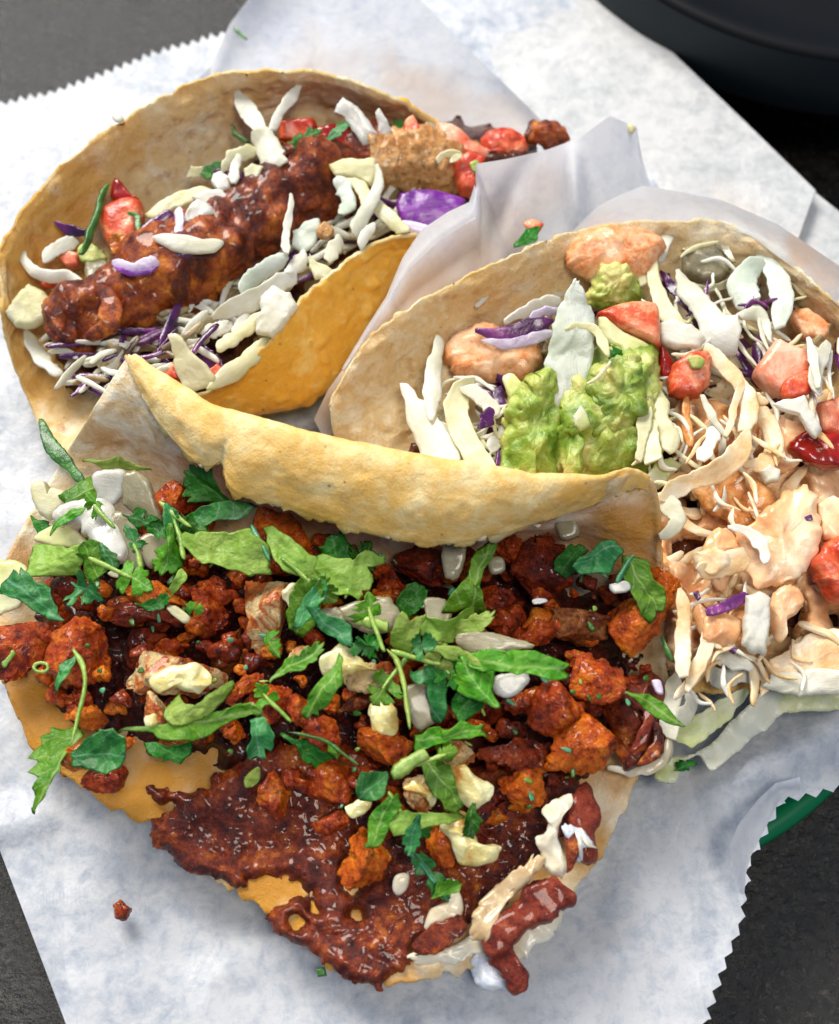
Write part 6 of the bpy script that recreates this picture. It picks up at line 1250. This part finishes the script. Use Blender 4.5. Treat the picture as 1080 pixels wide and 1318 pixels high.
rb('pale lower rim of the translucent onion', [(886, 368), (912, 372), (940, 364), (952, 352)], [8, 12, 12, 8], 3.7, 'onion_grey')
rb('left bluish white cabbage fold at the back right', [(985, 336), (966, 348), (958, 372), (968, 392), (978, 392)], [16, 34, 40, 36, 18], 3.95, 'cab_blue')
rb('right bluish white cabbage fold at the back right', [(975, 322), (995, 345), (1006, 380), (1004, 422)], [12, 26, 30, 20], 3.9, 'cab_blue')
rb('purple shreds in the shade behind the large white strip', [(850, 350), (868, 372), (886, 398)], [8, 14, 10], 3.75, 'purple')
rb('second purple shred behind the cream knuckle', [(884, 398), (896, 412), (906, 428)], [8, 12, 8], 3.7, 'purple')
rb('thin white shred before the pale pink tomato cube', [(1038, 434), (1046, 462), (1054, 500)], [6, 13, 8], 4.55)
rb('broader white shred right of the thin one', [(1068, 440), (1056, 462), (1050, 490), (1056, 508)], [14, 20, 16, 10], 4.45)
bb('cabbage_shred', 'white boot-shaped cabbage chip below the pale pink tomato cube', 'cabbage', [(998, 520), (1012, 514), (1032, 507), (1040, 525), (1060, 553), (1052, 563), (1040, 552), (1026, 534), (1010, 530)], 4.35, 'cab', thick=0.2)
bb('tomato_cube', 'brown sauced piece against the right wall', 'tomato', [(1015, 405), (1040, 395), (1070, 420), (1060, 440), (1030, 436)], 3.4, 'chicken', thick=0.4)
# cream strands right of the guacamole
rb('frilly cream shred hanging at the right side of the guacamole', [(838, 490), (846, 515), (852, 540), (862, 562), (858, 580)], [18, 26, 22, 24, 14], 4.0, 'cab_yellow')
rb('narrow cream shred left of the frilly one', [(832, 508), (830, 540), (826, 570), (822, 594)], [12, 16, 12, 12], 4.1, 'cab_yellow')
rb('square-ended cream shred below the guacamole at right', [(842, 540), (838, 562), (840, 594)], [12, 20, 24], 4.05, 'cab_yellow', taper=(.5, .85))
bb('onion_piece', 'olive-green translucent onion piece right of the curled tortilla end', 'onion', [(834, 612), (845, 592), (866, 588), (880, 598), (866, 612), (848, 630), (838, 628)], 3.5, 'cab_green', thick=0.2)
rb('long sauced cabbage strand sweeping in an arc right of the tomato cube', [(900, 440), (925, 462), (950, 492), (966, 525), (960, 556)], [12, 18, 22, 24, 18], 4.05, 'cab_sauce', n=60)
rb('long sauced strand running down left from the arc', [(960, 552), (950, 582), (925, 606), (895, 618), (862, 632), (848, 640)], [18, 26, 26, 26, 22, 14], 4.05, 'cab_sauce', n=60)
rb('white bent strand hanging beside the right end of the curled tortilla', [(850, 634), (862, 650), (872, 668), (860, 684), (848, 690)], [14, 22, 22, 20, 12], 3.95, 'cab', n=44)
rb('thin white strand forking left of the arc', [(904, 508), (912, 530), (926, 552), (936, 566)], [8, 11, 8, 6], 4.05)
rb('thin sauced strand forking right to the arc', [(956, 490), (946, 524), (934, 562)], [9, 11, 10], 4.1, 'cab_sauce')
rb('short white strand below the fork', [(922, 548), (914, 570), (900, 594)], [18, 18, 20], 4.0)
rb('orange sauced strand under the red tomato cube', [(884, 510), (884, 540), (888, 575)], [10, 12, 10], 3.75, 'chicken_sauced')
rb('golden sauced flake right of the arc', [(966, 520), (985, 540), (998, 575), (985, 596), (955, 598)], [14, 28, 26, 22, 10], 3.8, 'cab_sauce', n=44)
rb('small branching sauced shred above the golden flake', [(962, 500), (975, 512), (990, 518)], [10, 16, 8], 4.0, 'cab_sauce')
bb('cabbage_shred', 'small cream chip below the golden flake', 'cabbage', [(978, 608), (990, 598), (1004, 606), (1000, 622), (986, 624)], 3.75, 'cab', thick=0.25)
bb('grilled_chicken', 'flat brown sauced chicken piece behind the big sauce flap', 'chicken', [(896, 628), (915, 605), (945, 600), (985, 625), (1005, 655), (985, 676), (955, 686), (930, 672), (908, 655)], 3.3, 'chicken_sauced', thick=0.4, amp=0.06, boxy=6)
bb('grilled_chicken', 'orange-red chicken strips below the red tomato cube', 'chicken', [(862, 570), (868, 530), (890, 515), (930, 520), (935, 560), (915, 590), (880, 600)], 3.15, 'chicken_sauced', thick=0.5, amp=0.1)
bb('sauced_cabbage', 'largest smooth cream-orange sauced cabbage flap at the right', 'cabbage', [(948, 690), (972, 678), (990, 655), (1010, 634), (1040, 625), (1052, 632), (1050, 660), (1056, 690), (1045, 718), (1030, 740), (1000, 758), (975, 760), (958, 735)], 3.75, 'slaw_sauce', thick=0.45, amp=0.1, boxy=3, M=90)
bb('sauced_cabbage', 'sauced flap at the far right edge above the smeared tomato', 'cabbage', [(1050, 650), (1070, 640), (1096, 650), (1096, 690), (1070, 700), (1056, 690)], 3.75, 'slaw_sauce', thick=0.4, amp=0.08)
rb('white forked strand on the left of the largest flap', [(938, 678), (962, 684), (978, 700), (986, 726)], [6, 14, 18, 10], 4.05)
rb('sauced strand curving under the largest flap', [(900, 738), (930, 730), (962, 712), (980, 700)], [20, 28, 24, 12], 3.7, 'cab_sauce')
bb('sauced_cabbage', 'yellow sauced cabbage knob left of the curving strand', 'cabbage', [(892, 716), (910, 708), (936, 712), (940, 728), (918, 740), (896, 738)], 3.6, 'cab_sauce', thick=0.4, amp=0.08)
rb('dark purple cabbage strip lying on the sauce', [(908, 787), (935, 780), (962, 763)], [12, 17, 14], 3.75, 'purple', taper=(.8, .8))
bb('cabbage_shred', 'white square cabbage block with a cut edge on the sauce', 'cabbage', [(962, 768), (978, 760), (993, 770), (991, 800), (984, 842), (970, 838), (957, 830), (958, 798)], 3.7, 'cab', thick=0.35, boxy=7)
rb('upright sauced stick beside the orange pork tip', [(876, 758), (880, 795), (878, 835), (880, 872)], [10, 20, 22, 18], 3.6, 'cab_sauce')
rb('second sauced stick right of the upright one', [(914, 795), (912, 825), (898, 855), (884, 890)], [12, 18, 20, 10], 3.45, 'cab_sauce')
rb('sauced ridge left of the purple strip', [(898, 775), (904, 800), (920, 820), (945, 835)], [14, 22, 24, 20], 3.3, 'slaw_sauce')
rb('sauced ridge under the square white block', [(920, 846), (945, 852), (970, 858)], [16, 24, 18], 3.1, 'cab')
bb('cabbage_scrap', 'tiny purple-red fleck below the dark purple strip', 'cabbage', [(938, 838), (948, 832), (954, 836), (944, 843)], 3.65, 'purple', thick=0.08, M=20)
bb('cabbage_scrap', 'tiny dark red fleck left of the dark purple strip', 'cabbage', [(895, 763), (902, 760), (906, 770), (900, 773)], 3.6, 'purple', thick=0.08, M=20)
bb('cabbage_scrap', 'small lilac fleck on the largest sauced flap', 'cabbage', [(1032, 666), (1046, 662), (1048, 670), (1036, 674)], 4.05, 'purple', thick=0.06, M=20)
# bottom right: lettuce-like leaves
bb('cabbage_leaf', 'large pale cabbage leaf with a sauced top at the lower right edge', 'cabbage', [(974, 898), (978, 872), (990, 850), (1010, 838), (1040, 815), (1096, 810), (1096, 888), (1060, 893), (1020, 895), (1004, 878), (990, 890)], 2.9, 'cab_sauce', thick=0.25, amp=0.1, boxy=4, M=90)
bb('cabbage_leaf', 'cream lower lip of the pale leaf at the right edge', 'cabbage', [(985, 882), (1000, 862), (1040, 858), (1096, 862), (1096, 892), (1030, 896), (1002, 890)], 2.95, 'cab', thick=0.2, amp=0.07, boxy=4)
v, f, uv = patch([(846, 1002), (852, 978), (880, 972), (915, 958), (940, 930), (965, 905), (985, 890), (1040, 890), (1098, 886), (1098, 906), (1060, 915), (1010, 918), (985, 938), (955, 962), (918, 990), (900, 972), (882, 978), (868, 1006)],
                 lambda x, y: 1.75 + 0.14 * fbm(np.c_[x, y, 0 * x] / 57 * 1.3, 3, 3) + 0.3 * np.clip((950 - y) / 60, 0, 1), step=3.5, jag=2, seed=8, thick=0.1)
tag(mk('cabbage_leaf', v, f, M['cab_green']), 'wide flat green-tinged cabbage leaf lying on the paper at lower right', 'cabbage', GR)
rb('curled white cabbage rib lying on the flat green-tinged leaf', [(962, 890), (940, 905), (920, 922), (890, 945), (868, 955)], [12, 20, 26, 30, 22], 2.25, 'cab_green', n=50)
rb('pale looped cabbage strand hanging under the sauced sticks', [(886, 885), (892, 905), (880, 925), (866, 938)], [14, 20, 24, 18], 2.5, 'cab')
rb('cream strand beside the maroon crust lobe', [(872, 868), (866, 900), (862, 925), (864, 950)], [18, 26, 24, 18], 2.55, 'cab')
rb('ragged white cabbage edge under the sauce at lower right', [(908, 862), (930, 875), (955, 870), (978, 868)], [18, 28, 24, 18], 2.6, 'cab', amp=0.08)
leaf('dark herb scrap at the tip of the flat green-tinged leaf', (876, 990), (900, 976), 16, 'lobe', 'leaf_dark', z=2.1, group=GR, slope=(0, 0))
rb('thin dark green blade in front of the sauce by the orange slab', [(852, 820), (858, 840), (866, 852)], [4, 7, 3], 3.4, 'stem_dark', name='cilantro_sprig', cat='herb', thick=0.05)

for lab, o, z in [('smooth drip of peach sauce over the strands left of the largest flap', [(905, 690), (925, 676), (948, 690), (952, 716), (940, 742), (926, 760), (912, 745), (904, 718)], 3.45),
                  ('peach sauce puddle below the dark purple strip', [(905, 800), (935, 792), (955, 800), (950, 822), (930, 836), (908, 828)], 3.4),
                  ('peach sauce drip at the right of the square white block', [(994, 770), (1012, 752), (1032, 762), (1030, 785), (1010, 800), (1004, 826), (994, 812)], 3.5),
                  ('peach sauce patch under the boot-shaped white chip', [(985, 545), (1010, 535), (1035, 552), (1030, 590), (1005, 606), (985, 585)], 3.35)]:
    bb('sauce_drip', lab, 'sauce', o, z, 'slaw_sauce', thick=0.35, amp=0.09, boxy=3, sharp=False, M=80)
